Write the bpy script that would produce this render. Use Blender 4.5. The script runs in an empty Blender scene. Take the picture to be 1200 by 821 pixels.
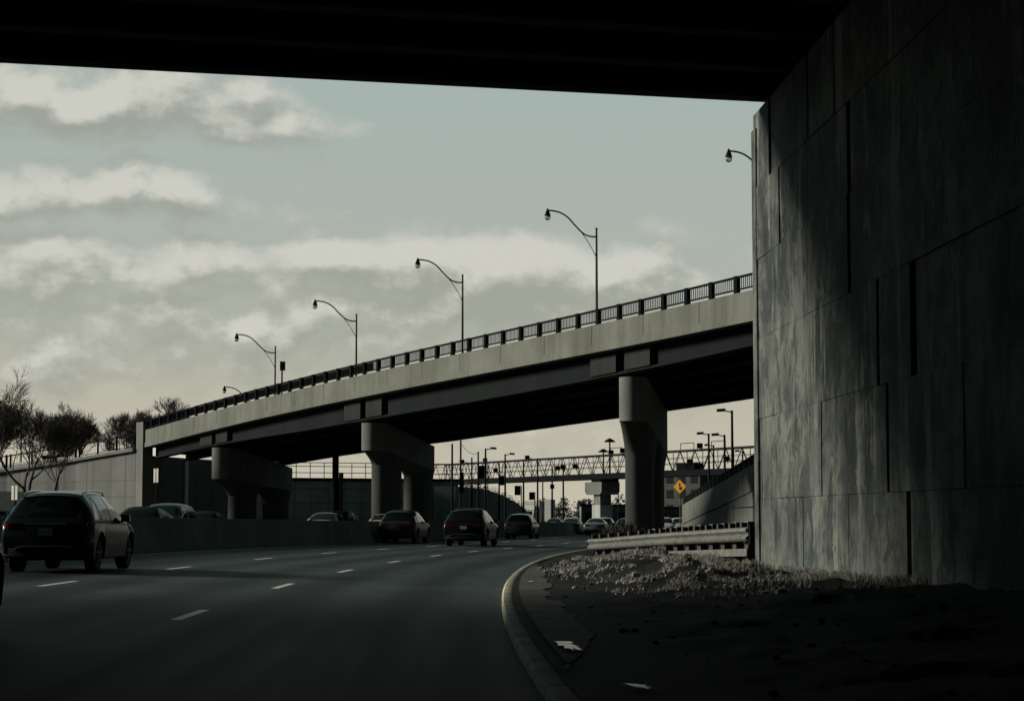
import bpy, math, random
import numpy as np
from mathutils import Vector, Matrix

random.seed(7)
PI = math.pi
C = bpy.context.scene.collection

# ------------------------------------------------------------------ helpers
class MB:
    """collects shapes, links them as one mesh object"""
    def __init__(s): s.v = []; s.f = []; s.uv = None; s.mi = []; s.cur = 0
    def add(s, vs, fs):
        o = len(s.v); s.v += [tuple(p) for p in vs]
        for f in fs: s.f.append([i + o for i in f]); s.mi.append(s.cur)
    def box(s, c, d, m=None, taper=None):
        x, y, z = d[0] / 2, d[1] / 2, d[2] / 2
        P = [(-x,-y,-z),(x,-y,-z),(x,y,-z),(-x,y,-z),(-x,-y,z),(x,-y,z),(x,y,z),(-x,y,z)]
        if taper: P = P[:4] + [(p[0]*taper, p[1]*taper, p[2]) for p in P[4:]]
        P = [Vector(p) for p in P]
        if m is not None: P = [m @ p for p in P]
        c = Vector(c); s.add([p + c for p in P], [(0,3,2,1),(4,5,6,7),(0,1,5,4),(1,2,6,5),(2,3,7,6),(3,0,4,7)])
    def bar(s, a, b, w, h, up=(0,0,1)):
        """rectangular bar from a to b"""
        a, b = Vector(a), Vector(b); d = (b - a); L = d.length
        if L < 1e-6: return
        d /= L; r = d.cross(Vector(up))
        if r.length < 1e-5: r = d.cross(Vector((0,1,0)))
        r.normalize(); u = r.cross(d)
        q = [(-w/2,-h/2),(w/2,-h/2),(w/2,h/2),(-w/2,h/2)]
        s.add([a + r*x + u*z for x, z in q] + [b + r*x + u*z for x, z in q],
              [(0,1,2,3),(7,6,5,4),(0,4,5,1),(1,5,6,2),(2,6,7,3),(3,7,4,0)])
    def tube(s, pts, rad, n=8, cap=True):
        pts = [Vector(p) for p in pts]
        if not hasattr(rad, '__len__'): rad = [rad] * len(pts)
        rings = []; prev = None
        for i, p in enumerate(pts):
            d = (pts[min(i+1, len(pts)-1)] - pts[max(i-1, 0)])
            if d.length < 1e-9: d = Vector((0,0,1))
            d.normalize()
            if prev is None:
                r = d.cross(Vector((0,0,1)))
                if r.length < .05: r = d.cross(Vector((0,1,0)))
            else: r = prev - d * prev.dot(d)
            r.normalize(); prev = r; u = d.cross(r)
            rings.append([p + (r*math.cos(2*PI*k/n) + u*math.sin(2*PI*k/n)) * rad[i] for k in range(n)])
        s.loft(rings, cap)
    def loft(s, rings, cap=True, closed=True):
        n = len(rings[0]); vs = [p for r in rings for p in r]; fs = []
        for i in range(len(rings)-1):
            for k in range(n if closed else n-1):
                a = i*n + k; b = i*n + (k+1) % n
                fs.append((a, b, b+n, a+n))
        if cap and closed:
            fs.append(tuple(range(n))[::-1]); fs.append(tuple((len(rings)-1)*n + k for k in range(n)))
        s.add(vs, fs)
    def prism(s, poly, z0, z1):
        """poly of xy points counter-clockwise; z0,z1 numbers or functions of (x,y)"""
        g = lambda z, p: z(p[0], p[1]) if callable(z) else z
        s.loft([[(p[0], p[1], g(z0, p)) for p in poly], [(p[0], p[1], g(z1, p)) for p in poly]])
    def sphere(s, c, r, n=10, m=7, sc=(1,1,1)):
        rings = []
        for j in range(m+1):
            t = -PI/2 + PI*j/m; rr = max(math.cos(t), .02)
            rings.append([(c[0]+r*sc[0]*rr*math.cos(2*PI*k/n), c[1]+r*sc[1]*rr*math.sin(2*PI*k/n), c[2]+r*sc[2]*math.sin(t)) for k in range(n)])
        s.loft(rings)
    def build(s, name, mat, parent=None, smooth=None, uv=None):
        me = bpy.data.meshes.new(name); me.from_pydata(s.v, [], s.f)
        mats = mat if isinstance(mat, (list, tuple)) else [mat]
        for m in mats: me.materials.append(m)
        if len(mats) > 1: me.polygons.foreach_set('material_index', s.mi)
        if uv is not None:
            l = me.uv_layers.new(name='UVMap'); vi = np.empty(len(me.loops), np.int32)
            me.loops.foreach_get('vertex_index', vi)
            l.data.foreach_set('uv', np.asarray(uv, np.float32)[vi].ravel())
        me.update()
        if smooth is not None:
            me.polygons.foreach_set('use_smooth', [True]*len(me.polygons))
            me.set_sharp_from_angle(angle=math.radians(smooth))
        o = bpy.data.objects.new(name, me); C.objects.link(o)
        if parent is not None: o.parent = parent
        return o

def tag(o, label=None, cat=None, group=None, kind=None):
    if label: o['label'] = label
    if cat: o['category'] = cat
    if group: o['group'] = group
    if kind: o['kind'] = kind
    return o
def empty(name, loc=(0,0,0), rz=0, label=None, cat=None, group=None):
    o = bpy.data.objects.new(name, None); C.objects.link(o); o.location = loc; o.rotation_euler = (0,0,rz)
    o.empty_display_size = .3
    return tag(o, label, cat, group)
def copy_tree(o, parent=None):
    c = o.copy(); C.objects.link(c); c.parent = parent
    for ch in list(o.children): copy_tree(ch, c)
    return c
def text_mesh(name, txt, size, depth, mat, parent, m):
    cu = bpy.data.curves.new(name, 'FONT'); cu.body = txt; cu.size = size; cu.extrude = depth
    cu.align_x = 'CENTER'; cu.align_y = 'CENTER'
    t = bpy.data.objects.new(name + '_curve', cu); C.objects.link(t)
    me = bpy.data.meshes.new_from_object(t.evaluated_get(bpy.context.evaluated_depsgraph_get()))
    bpy.data.objects.remove(t); me.transform(m); me.materials.clear(); me.materials.append(mat)
    o = bpy.data.objects.new(name, me); C.objects.link(o); o.parent = parent; return o

# ------------------------------------------------------------------ materials
def new_mat(name):
    m = bpy.data.materials.new(name); m.use_nodes = True; nt = m.node_tree
    return m, nt, nt.nodes['Principled BSDF']
def nd(nt, t, **k):
    n = nt.nodes.new(t)
    for a, b in k.items():
        if a in n.inputs: n.inputs[a].default_value = b
        else: setattr(n, a, b)
    return n
def mth(nt, op, a, b=None, c=None, clamp=False):
    n = nt.nodes.new('ShaderNodeMath'); n.operation = op; n.use_clamp = clamp
    for i, x in enumerate((a, b, c)):
        if x is None: continue
        if isinstance(x, (int, float)): n.inputs[i].default_value = x
        else: nt.links.new(x, n.inputs[i])
    return n.outputs[0]
def mixc(nt, f, a, b, blend='MIX'):
    n = nt.nodes.new('ShaderNodeMix'); n.data_type = 'RGBA'; n.blend_type = blend
    for s, x in ((n.inputs[0], f), (n.inputs[6], a), (n.inputs[7], b)):
        if isinstance(x, (int, float)): s.default_value = x
        elif isinstance(x, tuple): s.default_value = (*x, 1) if len(x) == 3 else x
        else: nt.links.new(x, s)
    return n.outputs[2]
def ramp(nt, f, lo, hi):
    n = nt.nodes.new('ShaderNodeMapRange'); n.inputs[1].default_value = lo; n.inputs[2].default_value = hi
    nt.links.new(f, n.inputs[0]); return n.outputs[0]
def coords(nt, world=True, scale=(1,1,1)):
    src = nt.nodes.new('ShaderNodeNewGeometry').outputs['Position'] if world else nt.nodes.new('ShaderNodeTexCoord').outputs['Object']
    mp = nt.nodes.new('ShaderNodeMapping'); mp.inputs['Scale'].default_value = scale
    nt.links.new(src, mp.inputs[0]); return mp.outputs[0]
def noise(nt, co, scale, detail=5, rough=.55, dist=0):
    n = nd(nt, 'ShaderNodeTexNoise', Scale=scale, Detail=detail, Roughness=rough, Distortion=dist)
    if co is not None: nt.links.new(co, n.inputs['Vector'])
    return n.outputs[0]
def bump(nt, bs, h, strength, dist=.02):
    b = nd(nt, 'ShaderNodeBump', Strength=strength, Distance=dist); nt.links.new(h, b.inputs['Height']); nt.links.new(b.outputs[0], bs.inputs['Normal'])

def concrete(name, col, var=.35, streak=.5, rough=.85, sc=.35, streak_sc=1.6, dark=None, grain=True):
    m, nt, bs = new_mat(name)
    co = coords(nt); n1 = noise(nt, co, sc, 6, .6)
    n2 = noise(nt, coords(nt, True, (1,1,.07)), streak_sc, 6, .62)
    n3 = noise(nt, co, 9, 4, .6)
    dk = dark or tuple(c*.35 for c in col)
    c = mixc(nt, ramp(nt, n1, .3, .72), tuple(x*(1-var) for x in col), tuple(x*(1+var*.5) for x in col))
    sf = mth(nt, 'MULTIPLY', ramp(nt, n2, .45, .72), streak)
    c = mixc(nt, sf, c, dk)
    c = mixc(nt, .35, c, mixc(nt, n3, (.25,.25,.25), (.75,.75,.75)), 'OVERLAY')
    nt.links.new(c, bs.inputs['Base Color']); bs.inputs['Roughness'].default_value = rough; bs.inputs['Specular IOR Level'].default_value = .08
    if grain: bump(nt, bs, mth(nt, 'ADD', n3, mth(nt, 'MULTIPLY', n2, .8)), .35, .02)
    return m
def pbr(name, col, rough=.5, metal=0, var=.15, sc=4, spec=None, coat=0, world=False, bmp=0):
    m, nt, bs = new_mat(name); n1 = noise(nt, coords(nt, world), sc, 5, .6)
    c = mixc(nt, ramp(nt, n1, .3, .7), tuple(x*(1-var) for x in col), tuple(min(1, x*(1+var)) for x in col))
    nt.links.new(c, bs.inputs['Base Color'])
    r = mth(nt, 'ADD', mth(nt, 'MULTIPLY', n1, .16), max(0, rough-.08)); nt.links.new(r, bs.inputs['Roughness'])
    bs.inputs['Metallic'].default_value = metal
    if spec is not None: bs.inputs['Specular IOR Level'].default_value = spec
    if coat: bs.inputs['Coat Weight'].default_value = coat; bs.inputs['Coat Roughness'].default_value = .04
    if bmp: bump(nt, bs, n1, bmp, .02)
    return m

M = {}
M['parapet'] = concrete('parapet_concrete', (.205,.222,.20), .25, .6, streak_sc=.9)
M['girder'] = concrete('girder_grey', (.014,.019,.021), .25, .35)  # this and the plate tone darkened to carry the overhang's shade
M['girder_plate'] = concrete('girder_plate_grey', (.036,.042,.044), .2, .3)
M['pier'] = concrete('pier_concrete', (.21,.222,.215), .25, .45)
M['column'] = concrete('shaded_column_concrete', (.085,.092,.092), .35, .55)  # darker than the caps: shade on the lower pier set in the colour
M['retain'] = concrete('retaining_concrete', (.20,.215,.212), .2, .45, streak_sc=.7)
M['far_wall'] = concrete('far_wall_concrete', (.46,.49,.48), .2, .4, streak_sc=.7)
M['green_wall'] = concrete('mossy_wall_concrete', (.29,.36,.34), .25, .5, streak_sc=.6)
M['barrier'] = concrete('barrier_concrete', (.215,.24,.242), .3, .5, streak_sc=1.2)
def mat_near_wall():
    m, nt, bs = new_mat('stained_cast_concrete'); co = coords(nt)
    n1 = noise(nt, co, .45, 7, .62); n2 = noise(nt, coords(nt, True, (1,1,.22)), 1.5, 9, .70, .8); n3 = noise(nt, co, 1.6, 9, .74, .5); n4 = noise(nt, co, 26, 4, .65)
    n5 = noise(nt, coords(nt, True, (1,1,.16)), 1.1, 7, .66)
    c = mixc(nt, ramp(nt, n1, .40, .60), (.055,.069,.067), (.165,.18,.17))
    c = mixc(nt, mth(nt, 'MULTIPLY', ramp(nt, n3, .46, .57), .72, clamp=True), c, (.034,.043,.042))
    c = mixc(nt, mth(nt, 'MULTIPLY', ramp(nt, n2, .51, .62), .55, clamp=True), c, (.014,.018,.018))
    c = mixc(nt, mth(nt, 'MULTIPLY', ramp(nt, mth(nt, 'MULTIPLY', n5, mth(nt, 'ADD', n3, .5)), .56, .66), .6, clamp=True), c, (.33,.345,.32))
    c = mixc(nt, .4, c, mixc(nt, n4, (.2,.2,.2), (.8,.8,.8)), 'OVERLAY')
    nt.links.new(c, bs.inputs['Base Color']); bs.inputs['Roughness'].default_value = .85; bs.inputs['Specular IOR Level'].default_value = .1
    bump(nt, bs, mth(nt, 'ADD', n3, mth(nt, 'MULTIPLY', n4, .5)), .6, .04); return m
M['near_wall'] = mat_near_wall()
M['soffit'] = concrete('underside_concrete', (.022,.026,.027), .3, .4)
M['kerb'] = concrete('kerb_concrete', (.68,.66,.52), .35, .3, sc=1.2)
M['apron'] = concrete('apron_concrete', (.12,.122,.112), .5, .3, sc=1.0)
M['rail_dark'] = pbr('dark_painted_steel', (.007,.010,.011), .8, 0, spec=.04)
M['pole'] = pbr('weathered_pole_steel', (.10,.11,.11), .55, .3)
M['pole_dark'] = pbr('dark_pole_steel', (.022,.026,.03), .8, 0, spec=.06)
M['galv'] = pbr('galvanised_steel', (.165,.17,.158), .55, .3, .35, 5, bmp=.1)
M['wood'] = pbr('weathered_wood', (.05,.045,.04), .8, 0, .4, 12)
M['sunlit_wall'] = pbr('sunlit_wall_white', (.80,.82,.82), .6, 0, .1, 6, bmp=.3)  # near-white tone puts the sun's brightness on the far ramp wall
M['glass'] = pbr('tinted_glass', (.008,.011,.013), .06, 0, 0, spec=.55)
M['globe'] = pbr('lamp_globe_glass', (.75,.77,.75), .3)
M['globe'].node_tree.nodes['Principled BSDF'].inputs['Transmission Weight'].default_value = .75
M['glass_dull'] = pbr('dull_car_glass', (.008,.011,.013), .35, spec=.12)  # less reflective copy of the car glass, keeps shaded oncoming cars dark
M['tyre'] = pbr('tyre_rubber', (.012,.012,.013), .8)
M['rim'] = pbr('wheel_alloy', (.20,.21,.22), .35, .8)
M['chrome'] = pbr('chrome_trim', (.55,.56,.56), .2, .95)
M['trim'] = pbr('black_plastic', (.012,.014,.015), .55)
M['tail'] = pbr('red_lamp_plastic', (.09,.006,.008), .2, spec=.5)
M['head'] = pbr('clear_lamp_plastic', (.62,.64,.63), .12, .3)
M['plate'] = pbr('plate_white', (.55,.58,.60), .4)
M['ink'] = pbr('plate_blue_ink', (.02,.03,.09), .5)
M['ochre'] = pbr('sign_yellow', (.85,.42,.005), .5, world=True, var=.04)
M['black'] = pbr('sign_black', (.012,.012,.012), .5)
M['signwhite'] = pbr('sign_white', (.50,.51,.48), .5)
M['white_paint'] = pbr('road_paint_white', (.70,.70,.62), .6, 0, .25, 8, world=True)
M['bark'] = pbr('dark_bark', (.045,.042,.038), .9, 0, .3, 6)
M['twig'] = pbr('bare_twig', (.055,.05,.045), .9, 0, .3, 6)
M['truck_white'] = pbr('truck_white_paint', (.78,.80,.78), .35)
M['brick'] = pbr('apartment_brick', (.10,.104,.104), .8, 0, .2, 1.0)
M['bluewood'] = pbr('hazy_woods_blue', (.018,.032,.040), .9, 0, .4, .4, world=True)  # blue cast in the base colour stands in for distance haze
M['weed'] = pbr('dead_weed', (.035,.03,.022), .9, 0, .4, 3, world=True)

def mat_grass():
    m, nt, bs = new_mat('matted_dry_grass'); n = noise(nt, coords(nt), 9, 4, .7)
    nt.links.new(mixc(nt, ramp(nt, n, .3, .7), (.14,.14,.13), (.60,.60,.55)), bs.inputs['Base Color']); bs.inputs['Roughness'].default_value = .85
    return m
M['grass'] = mat_grass()
M['rubble'] = pbr('broken_stone', (.25,.255,.245), .9, 0, .5, 3, spec=.1, world=True)
def mat_asphalt():
    m, nt, bs = new_mat('worn_asphalt')
    uv = nt.nodes.new('ShaderNodeUVMap').outputs[0]; sp = nt.nodes.new('ShaderNodeSeparateXYZ'); nt.links.new(uv, sp.inputs[0])
    co = coords(nt); n1 = noise(nt, co, .25, 6, .6); n2 = noise(nt, co, 28, 5, .8)
    mp = nt.nodes.new('ShaderNodeMapping'); mp.inputs['Scale'].default_value = (.03, 1.1, 1); nt.links.new(uv, mp.inputs[0])
    n3 = noise(nt, mp.outputs[0], 1.5, 6, .6)
    tr = mth(nt, 'SINE', mth(nt, 'MULTIPLY', sp.outputs[1], 2*PI/1.85))        # wheel tracks, their paler colour also standing in for road sheen
    f = mth(nt, 'ADD', mth(nt, 'MULTIPLY', n1, .45), mth(nt, 'ADD', mth(nt, 'MULTIPLY', n3, .75), mth(nt, 'MULTIPLY', tr, .14)))
    c = mixc(nt, ramp(nt, f, .44, .76), (.016,.026,.031), (.054,.072,.079))
    c = mixc(nt, .8, c, mixc(nt, ramp(nt, n2, .3, .7), (.15,.15,.15), (.85,.85,.85)), 'OVERLAY')
    # tar seams and cracks
    vo = nd(nt, 'ShaderNodeTexVoronoi', Scale=.22, feature='DISTANCE_TO_EDGE')
    wc = nt.nodes.new('ShaderNodeVectorMath'); wc.operation = 'ADD'; nt.links.new(co, wc.inputs[0])
    nn = nd(nt, 'ShaderNodeTexNoise', Scale=.9, Detail=5); nt.links.new(co, nn.inputs[0]); nt.links.new(nn.outputs[1], wc.inputs[1]); nt.links.new(wc.outputs[0], vo.inputs['Vector'])
    cr = ramp(nt, vo.outputs[0], .012, .0)
    c = mixc(nt, mth(nt, 'MULTIPLY', cr, .55, clamp=True), c, (.015,.015,.016))
    nt.links.new(c, bs.inputs['Base Color'])
    nt.links.new(ramp(nt, f, .25, .75), bs.inputs['Roughness']); r = mth(nt, 'ADD', mth(nt, 'MULTIPLY', n3, .4), .58); nt.links.new(r, bs.inputs['Roughness'])
    bs.inputs['Specular IOR Level'].default_value = .12
    bump(nt, bs, n2, .25, .006); return m
M['asphalt'] = mat_asphalt()
def mat_dirt(name, a, b, bs_=.6):
    m, nt, bs = new_mat(name); co = coords(nt); n1 = noise(nt, co, .9, 8, .65); n2 = noise(nt, co, 14, 6, .7)
    c = mixc(nt, ramp(nt, n1, .35, .68), a, b); c = mixc(nt, .5, c, mixc(nt, n2, (.2,.2,.2), (.8,.8,.8)), 'OVERLAY')
    nt.links.new(c, bs.inputs['Base Color']); bs.inputs['Roughness'].default_value = .85; bs.inputs['Specular IOR Level'].default_value = .1
    bump(nt, bs, mth(nt, 'ADD', n1, n2), bs_, .05); return m
M['dirt'] = mat_dirt('wet_dark_dirt', (.010,.011,.011), (.034,.035,.033), .9)
M['ground'] = mat_dirt('far_ground', (.045,.05,.046), (.085,.09,.083), .2)
def mat_water():
    m, nt, bs = new_mat('melt_water'); n = noise(nt, coords(nt), 16, 5, .7)
    bs.inputs['Base Color'].default_value = (.5,.52,.52,1); bs.inputs['Roughness'].default_value = .14; bs.inputs['Specular IOR Level'].default_value = .9
    bump(nt, bs, n, .3, .012); return m
M['water'] = mat_water()
def paint(name, col, rough=.25, metal=0.0):
    m, nt, bs = new_mat(name); co = coords(nt, False); n = noise(nt, co, 3, 5, .6)
    sp = nt.nodes.new('ShaderNodeSeparateXYZ'); nt.links.new(co, sp.inputs[0])
    dirt = mth(nt, 'MULTIPLY', ramp(nt, mth(nt, 'ADD', sp.outputs[2], mth(nt, 'MULTIPLY', n, .5)), 0.75, .30), .22, clamp=True)   # road salt splashed up from below
    nt.links.new(mixc(nt, dirt, col, (.03,.031,.03)), bs.inputs['Base Color'])
    nt.links.new(mth(nt, 'ADD', mth(nt, 'MULTIPLY', dirt, .8), rough), bs.inputs['Roughness'])
    bs.inputs['Metallic'].default_value = metal; bs.inputs['Specular IOR Level'].default_value = .12 if rough < .4 else .02; bs.inputs['Coat Weight'].default_value = .06 if rough < .4 else 0; bs.inputs['Coat Roughness'].default_value = .08
    return m

# ------------------------------------------------------------------ the road frame (s along the right kerb, t to the left of it)
RK, CX, CY = 420.0, 419.845, 33.0
TH1 = .14577; S1 = CY + RK*TH1; TH0 = -.15; S0 = CY + RK*TH0
def frame(s):
    th = min(max((s - CY)/RK, TH0), TH1)
    p = Vector((CX - RK*math.cos(th), CY + RK*math.sin(th), 0)); T = Vector((math.sin(th), math.cos(th), 0)); N = Vector((-math.cos(th), math.sin(th), 0))
    ex = s - S1 if s > S1 else (s - S0 if s < S0 else 0)
    return p + T*ex, T, N
def st(x, y):
    th = math.atan2(y - CY, CX - x)
    if TH0 <= th <= TH1: return CY + RK*th, math.hypot(x - CX, y - CY) - RK
    s0 = S1 if th > TH1 else S0; p, T, N = frame(s0); d = Vector((x, y, 0)) - p
    return s0 + d.dot(T), d.dot(N)
def gz_st(s, t):
    z0 = float(np.interp(s, [-100,40,70,95,135,180,300,3000], [0,0,-.06,-.13,-.17,-.34,-.8,-.8]))
    su = float(np.interp(s, [-100,60,115,3000], [.022,.022,.012,.01]))
    if t >= 0: return z0 + su*min(t, 30)
    d = -t
    sl = float(np.interp(s, [-60,24,36,43,60,90], [.055,.055,.03,.012,.03,.0]))
    return z0 + .12 + sl*min(d, 9)
def gz(x, y): return gz_st(*st(x, y))
def RP(s, t, dz=0):
    p, T, N = frame(s); q = p + N*t; return Vector((q.x, q.y, gz_st(s, t) + dz))
def heading(s):
    T = frame(s)[1]; return math.atan2(-T.x, T.y)        # rotation that turns +Y into the travel direction
def TB(s): return float(np.interp(s, [20,64,110,150,400], [12.6,12.6,12.5,11.2,11.2]))

# ------------------------------------------------------------------ ground, road, kerb, markings
big = MB(); big.add([(-6000,-6000,-1.7),(6000,-6000,-1.7),(6000,6000,-1.7),(-6000,6000,-1.7)], [(0,1,2,3)])
tag(big.build('ground', M['ground']), kind='structure')
ss = list(np.arange(-70, 0, 8)) + list(np.arange(0, 140, 3)) + list(np.arange(140, 460, 10))
tt = [-140,-90,-60,-40,-28,-20,-15,-12,-9,-6,-4,-2,-.8,-.2,.2,3,6,9,12,13,16,20,24,26.3,27,30,34,40,50,65,90,130,190]
g = MB(); vs = []
for s in ss:
    for t in tt:
        p = RP(s, t)
        dz = -.16 if -9.5 < t < 26.5 else -.03
        if t > 34: dz += .0
        if t < -100 or t > 120: p.z = -1.75
        vs.append((p.x, p.y, p.z + dz))
n = len(tt); g.add(vs, [(i*n+k, i*n+k+1, (i+1)*n+k+1, (i+1)*n+k) for i in range(len(ss)-1) for k in range(n-1)])
tag(g.build('terrain', M['ground'], smooth=60), kind='structure')

r = MB(); vs = []; uv = []; ss = np.arange(-70, 452, 3.0); tt = np.arange(0, 26.4, 1.3)
for s in ss:
    for t in tt: vs.append(RP(s, t)); uv.append((s, t))
n = len(tt); r.add(vs, [(i*n+k, (i+1)*n+k, (i+1)*n+k+1, i*n+k+1) for i in range(len(ss)-1) for k in range(n-1)])
r.f = [f[::-1] for f in r.f]
road = tag(r.build('road', M['asphalt'], smooth=60, uv=uv), kind='structure')

k = MB(); rings = []
for s in np.arange(-40, 190, 1.5):
    prof = [(.004,-.1),(.004,.07),(-.025,.105),(-.15,.105),(-.17,.09),(-.17,-.1)]
    rings.append([RP(s, 0) + frame(s)[2]*a + Vector((0,0,b)) for a, b in prof])
k.loft(rings, True); k.cur = 1
for s in np.arange(-38, 188, 2.4):
    T, N = frame(s)[1:]; a = [RP(s, 0) + N*q + Vector((0,0,z)) for q, z in ((.007,0),(.007,.07),(-.023,.108),(-.15,.108))]
    k.add(a + [p + T*.02 for p in a], [(i, i+1, i+5, i+4) for i in range(3)])
tag(k.build('kerb', [M['kerb'], M['trim']], smooth=40), kind='structure')

mk = MB()
def dash(s0, L, t, w=.13):
    n = 4; a = []
    for i in range(n+1):
        s = s0 + L*i/n; a += [RP(s, t-w/2, .004), RP(s, t+w/2, .004)]
    mk.add(a, [(2*i+1, 2*i, 2*i+2, 2*i+3) for i in range(n)])
for i in range(0, 16): dash(24.6 + 10.7*i, 2.6, 3.93)
for i in range(0, 16): dash(34.0 + 11.3*i, 2.7, 7.65)
# solid edge line by the median barrier
for i in range(60): dash(-10 + 3.5*i, 3.5, TB(-10+3.5*i) - .95, .1)
for i in range(40): dash(5 + 9*i, 2.7, 17.5)
for i in range(40): dash(9 + 9*i, 2.7, 21.2)
tag(mk.build('road_markings', M['white_paint']), kind='structure')

# dirt verge between kerb and wall, with ruts and lumps
from mathutils import noise as mn
def verge_z(s, d):
    p = RP(s, -d); q = Vector((p.x, p.y, 0))
    h = mn.fractal(q*.9, 1.0, 2.0, 5)*.085 + mn.fractal(q*3.1 + Vector((9,2,0)), 1.0, 2.0, 4)*.04
    edge = min(1, max(0, (d - .9)/1.0))
    ridge = .30*math.exp(-((d - 3.4)/1.5)**2)*min(1, max(0, (s-30)/6))*min(1, max(0, (62-s)/8)) * (.55 + 1.3*mn.noise(q*.8))
    rut = -.05*math.exp(-((d - 1.6)/.35)**2)
    heap = .20*math.exp(-((p.x-2.95)/.75)**2 - ((p.y-34)/3.0)**2)*(.7+.8*mn.noise(q*1.3)) + .12*math.exp(-((p.x-2.0)/.7)**2 - ((p.y-46)/4.0)**2)
    p.z += (h + ridge + rut + heap)*edge - .02
    return p
v = MB(); ds = [.16,.3,.5,.7,.9] + list(np.arange(1.05, 9.4, .17)); ss = np.arange(4, 110, .3); vs = []
for s in ss:
    for d in ds: vs.append(verge_z(s, d))
n = len(ds); v.add(vs, [(i*n+k, i*n+k+1, (i+1)*n+k+1, (i+1)*n+k) for i in range(len(ss)-1) for k in range(n-1)])
tag(v.build('dirt_verge', M['dirt'], smooth=80), kind='structure')
ap = MB(); vs = []; ss = np.arange(16, 62, .5)
for s in ss:
    w = .75 + .3*mn.noise(Vector((s*.35, 3, 0))) + .12*mn.noise(Vector((s*1.6, 7, 0)))
    w *= min(1, max(.25, (s-14)/6))*min(1, max(.2, (58-s)/12)); 
    for d in (.27, w):
        p = RP(s, -d); vs.append((p.x, p.y, verge_z(s, d).z + .012 + (.02 if d < .3 else .0)))
ap.add(vs, [(2*i, 2*i+1, 2*i+3, 2*i+2) for i in range(len(ss)-1)])
tag(ap.build('concrete_apron', M['apron'], smooth=60), kind='structure')
# small melt-water sheets on the verge, draining away from the camera
def puddle(x, y, rx, ry, rot, tilt):
    b = MB(); vs = [Vector((0,0,0))]; n = 72
    for i in range(n):
        a = 2*PI*i/n; rr = .85 + .5*mn.noise(Vector((math.cos(a)*1.9+x, math.sin(a)*1.9+y, 0))) + .55*mn.noise(Vector((math.cos(a)*6+x, math.sin(a)*6, 2)))
        q = Vector((rx*rr*math.cos(a), ry*rr*math.sin(a), 0)); q = Matrix.Rotation(rot, 3, 'Z') @ q; vs.append(q)
    s, t = st(x, y); z = max(verge_z(*st_d(x + q.x, y + q.y)).z for q in vs) + .03
    b.add([(x+q.x, y+q.y, z - tilt*q.y) for q in vs], [(0, 1+i, 1+(i+1) % n) for i in range(n)])
    return tag(b.build('puddle', M['water']), kind='structure')
def st_d(x, y): s, t = st(x, y); return s, -t
puddle(.49, 18.8, .075, 1.25, .05, .018)
puddle(.86, 14.0, .06, .3, .2, .02)
puddle(.34, 37.5, .05, .5, -.05, .008)

# ------------------------------------------------------------------ median barrier
b = MB(); rings = []
for s in np.arange(-20, 250, 2.0):
    prof = [(-.30,-.05),(-.30,.07),(-.19,.32),(-.10,1.05),(-.07,1.08),(.07,1.08),(.10,1.05),(.19,.32),(.30,.07),(.30,-.05)]
    rings.append([RP(s, TB(s)) + frame(s)[2]*a + Vector((0,0,z)) for a, z in prof])
b.loft(rings)
j = b; j.cur = 1
for s in np.arange(-19, 245, 6.0):
    prof = [(-.304,.0),(-.304,.075),(-.194,.32),(-.104,1.05),(-.07,1.084),(.07,1.084),(.104,1.05)]
    a = [RP(s, TB(s)) + frame(s)[2]*q + Vector((0,0,z)) for q, z in prof]; c = [p + frame(s)[1]*.025 for p in a]
    j.add(a + c, [(i, i+1, i+1+len(a), i+len(a)) for i in range(len(a)-1)])
bar = b.build('median_barrier', [M['barrier'], M['trim']], smooth=25)
tag(bar, 'long low grey concrete barrier curving along the left side of the road', 'barrier')

# ------------------------------------------------------------------ near wall on the right
WA = Vector((5.12, 43.0, 0)); WD = Vector((.05, -1, 0)).normalized(); WN = Vector((-1, -.05, 0)).normalized()
def wl(a, o, z): p = WA + WD*a + WN*o; return Vector((p.x, p.y, z))
WTOP = 9.8
w = MB()
def wbox(mb, a0, a1, o0, o1, z0, z1):
    P = [wl(a, o, z) for z in (z0, z1) for a, o in ((a0,o0),(a1,o0),(a1,o1),(a0,o1))]
    mb.add(P, [(0,3,2,1),(4,5,6,7),(0,1,5,4),(1,2,6,5),(2,3,7,6),(3,0,4,7)])
wall = empty('retaining_wall', WA, 0, 'tall stained grey concrete wall of poured panels filling the right side under the bridge', 'wall')
wall_loc = Matrix.Translation(-WA)
def wbuild(mb, name, m, **k):
    mb.v = [(p[0]-WA.x, p[1]-WA.y, p[2]) for p in mb.v]; return mb.build(name, m, wall, **k)
wbox(w, .03, 58, -1.6, -.38, -.6, WTOP)
wbox(w, .8, 58, -1.8, -1.25, WTOP, 12.4)
wbuild(w, 'wall_core', M['near_wall'])
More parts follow.
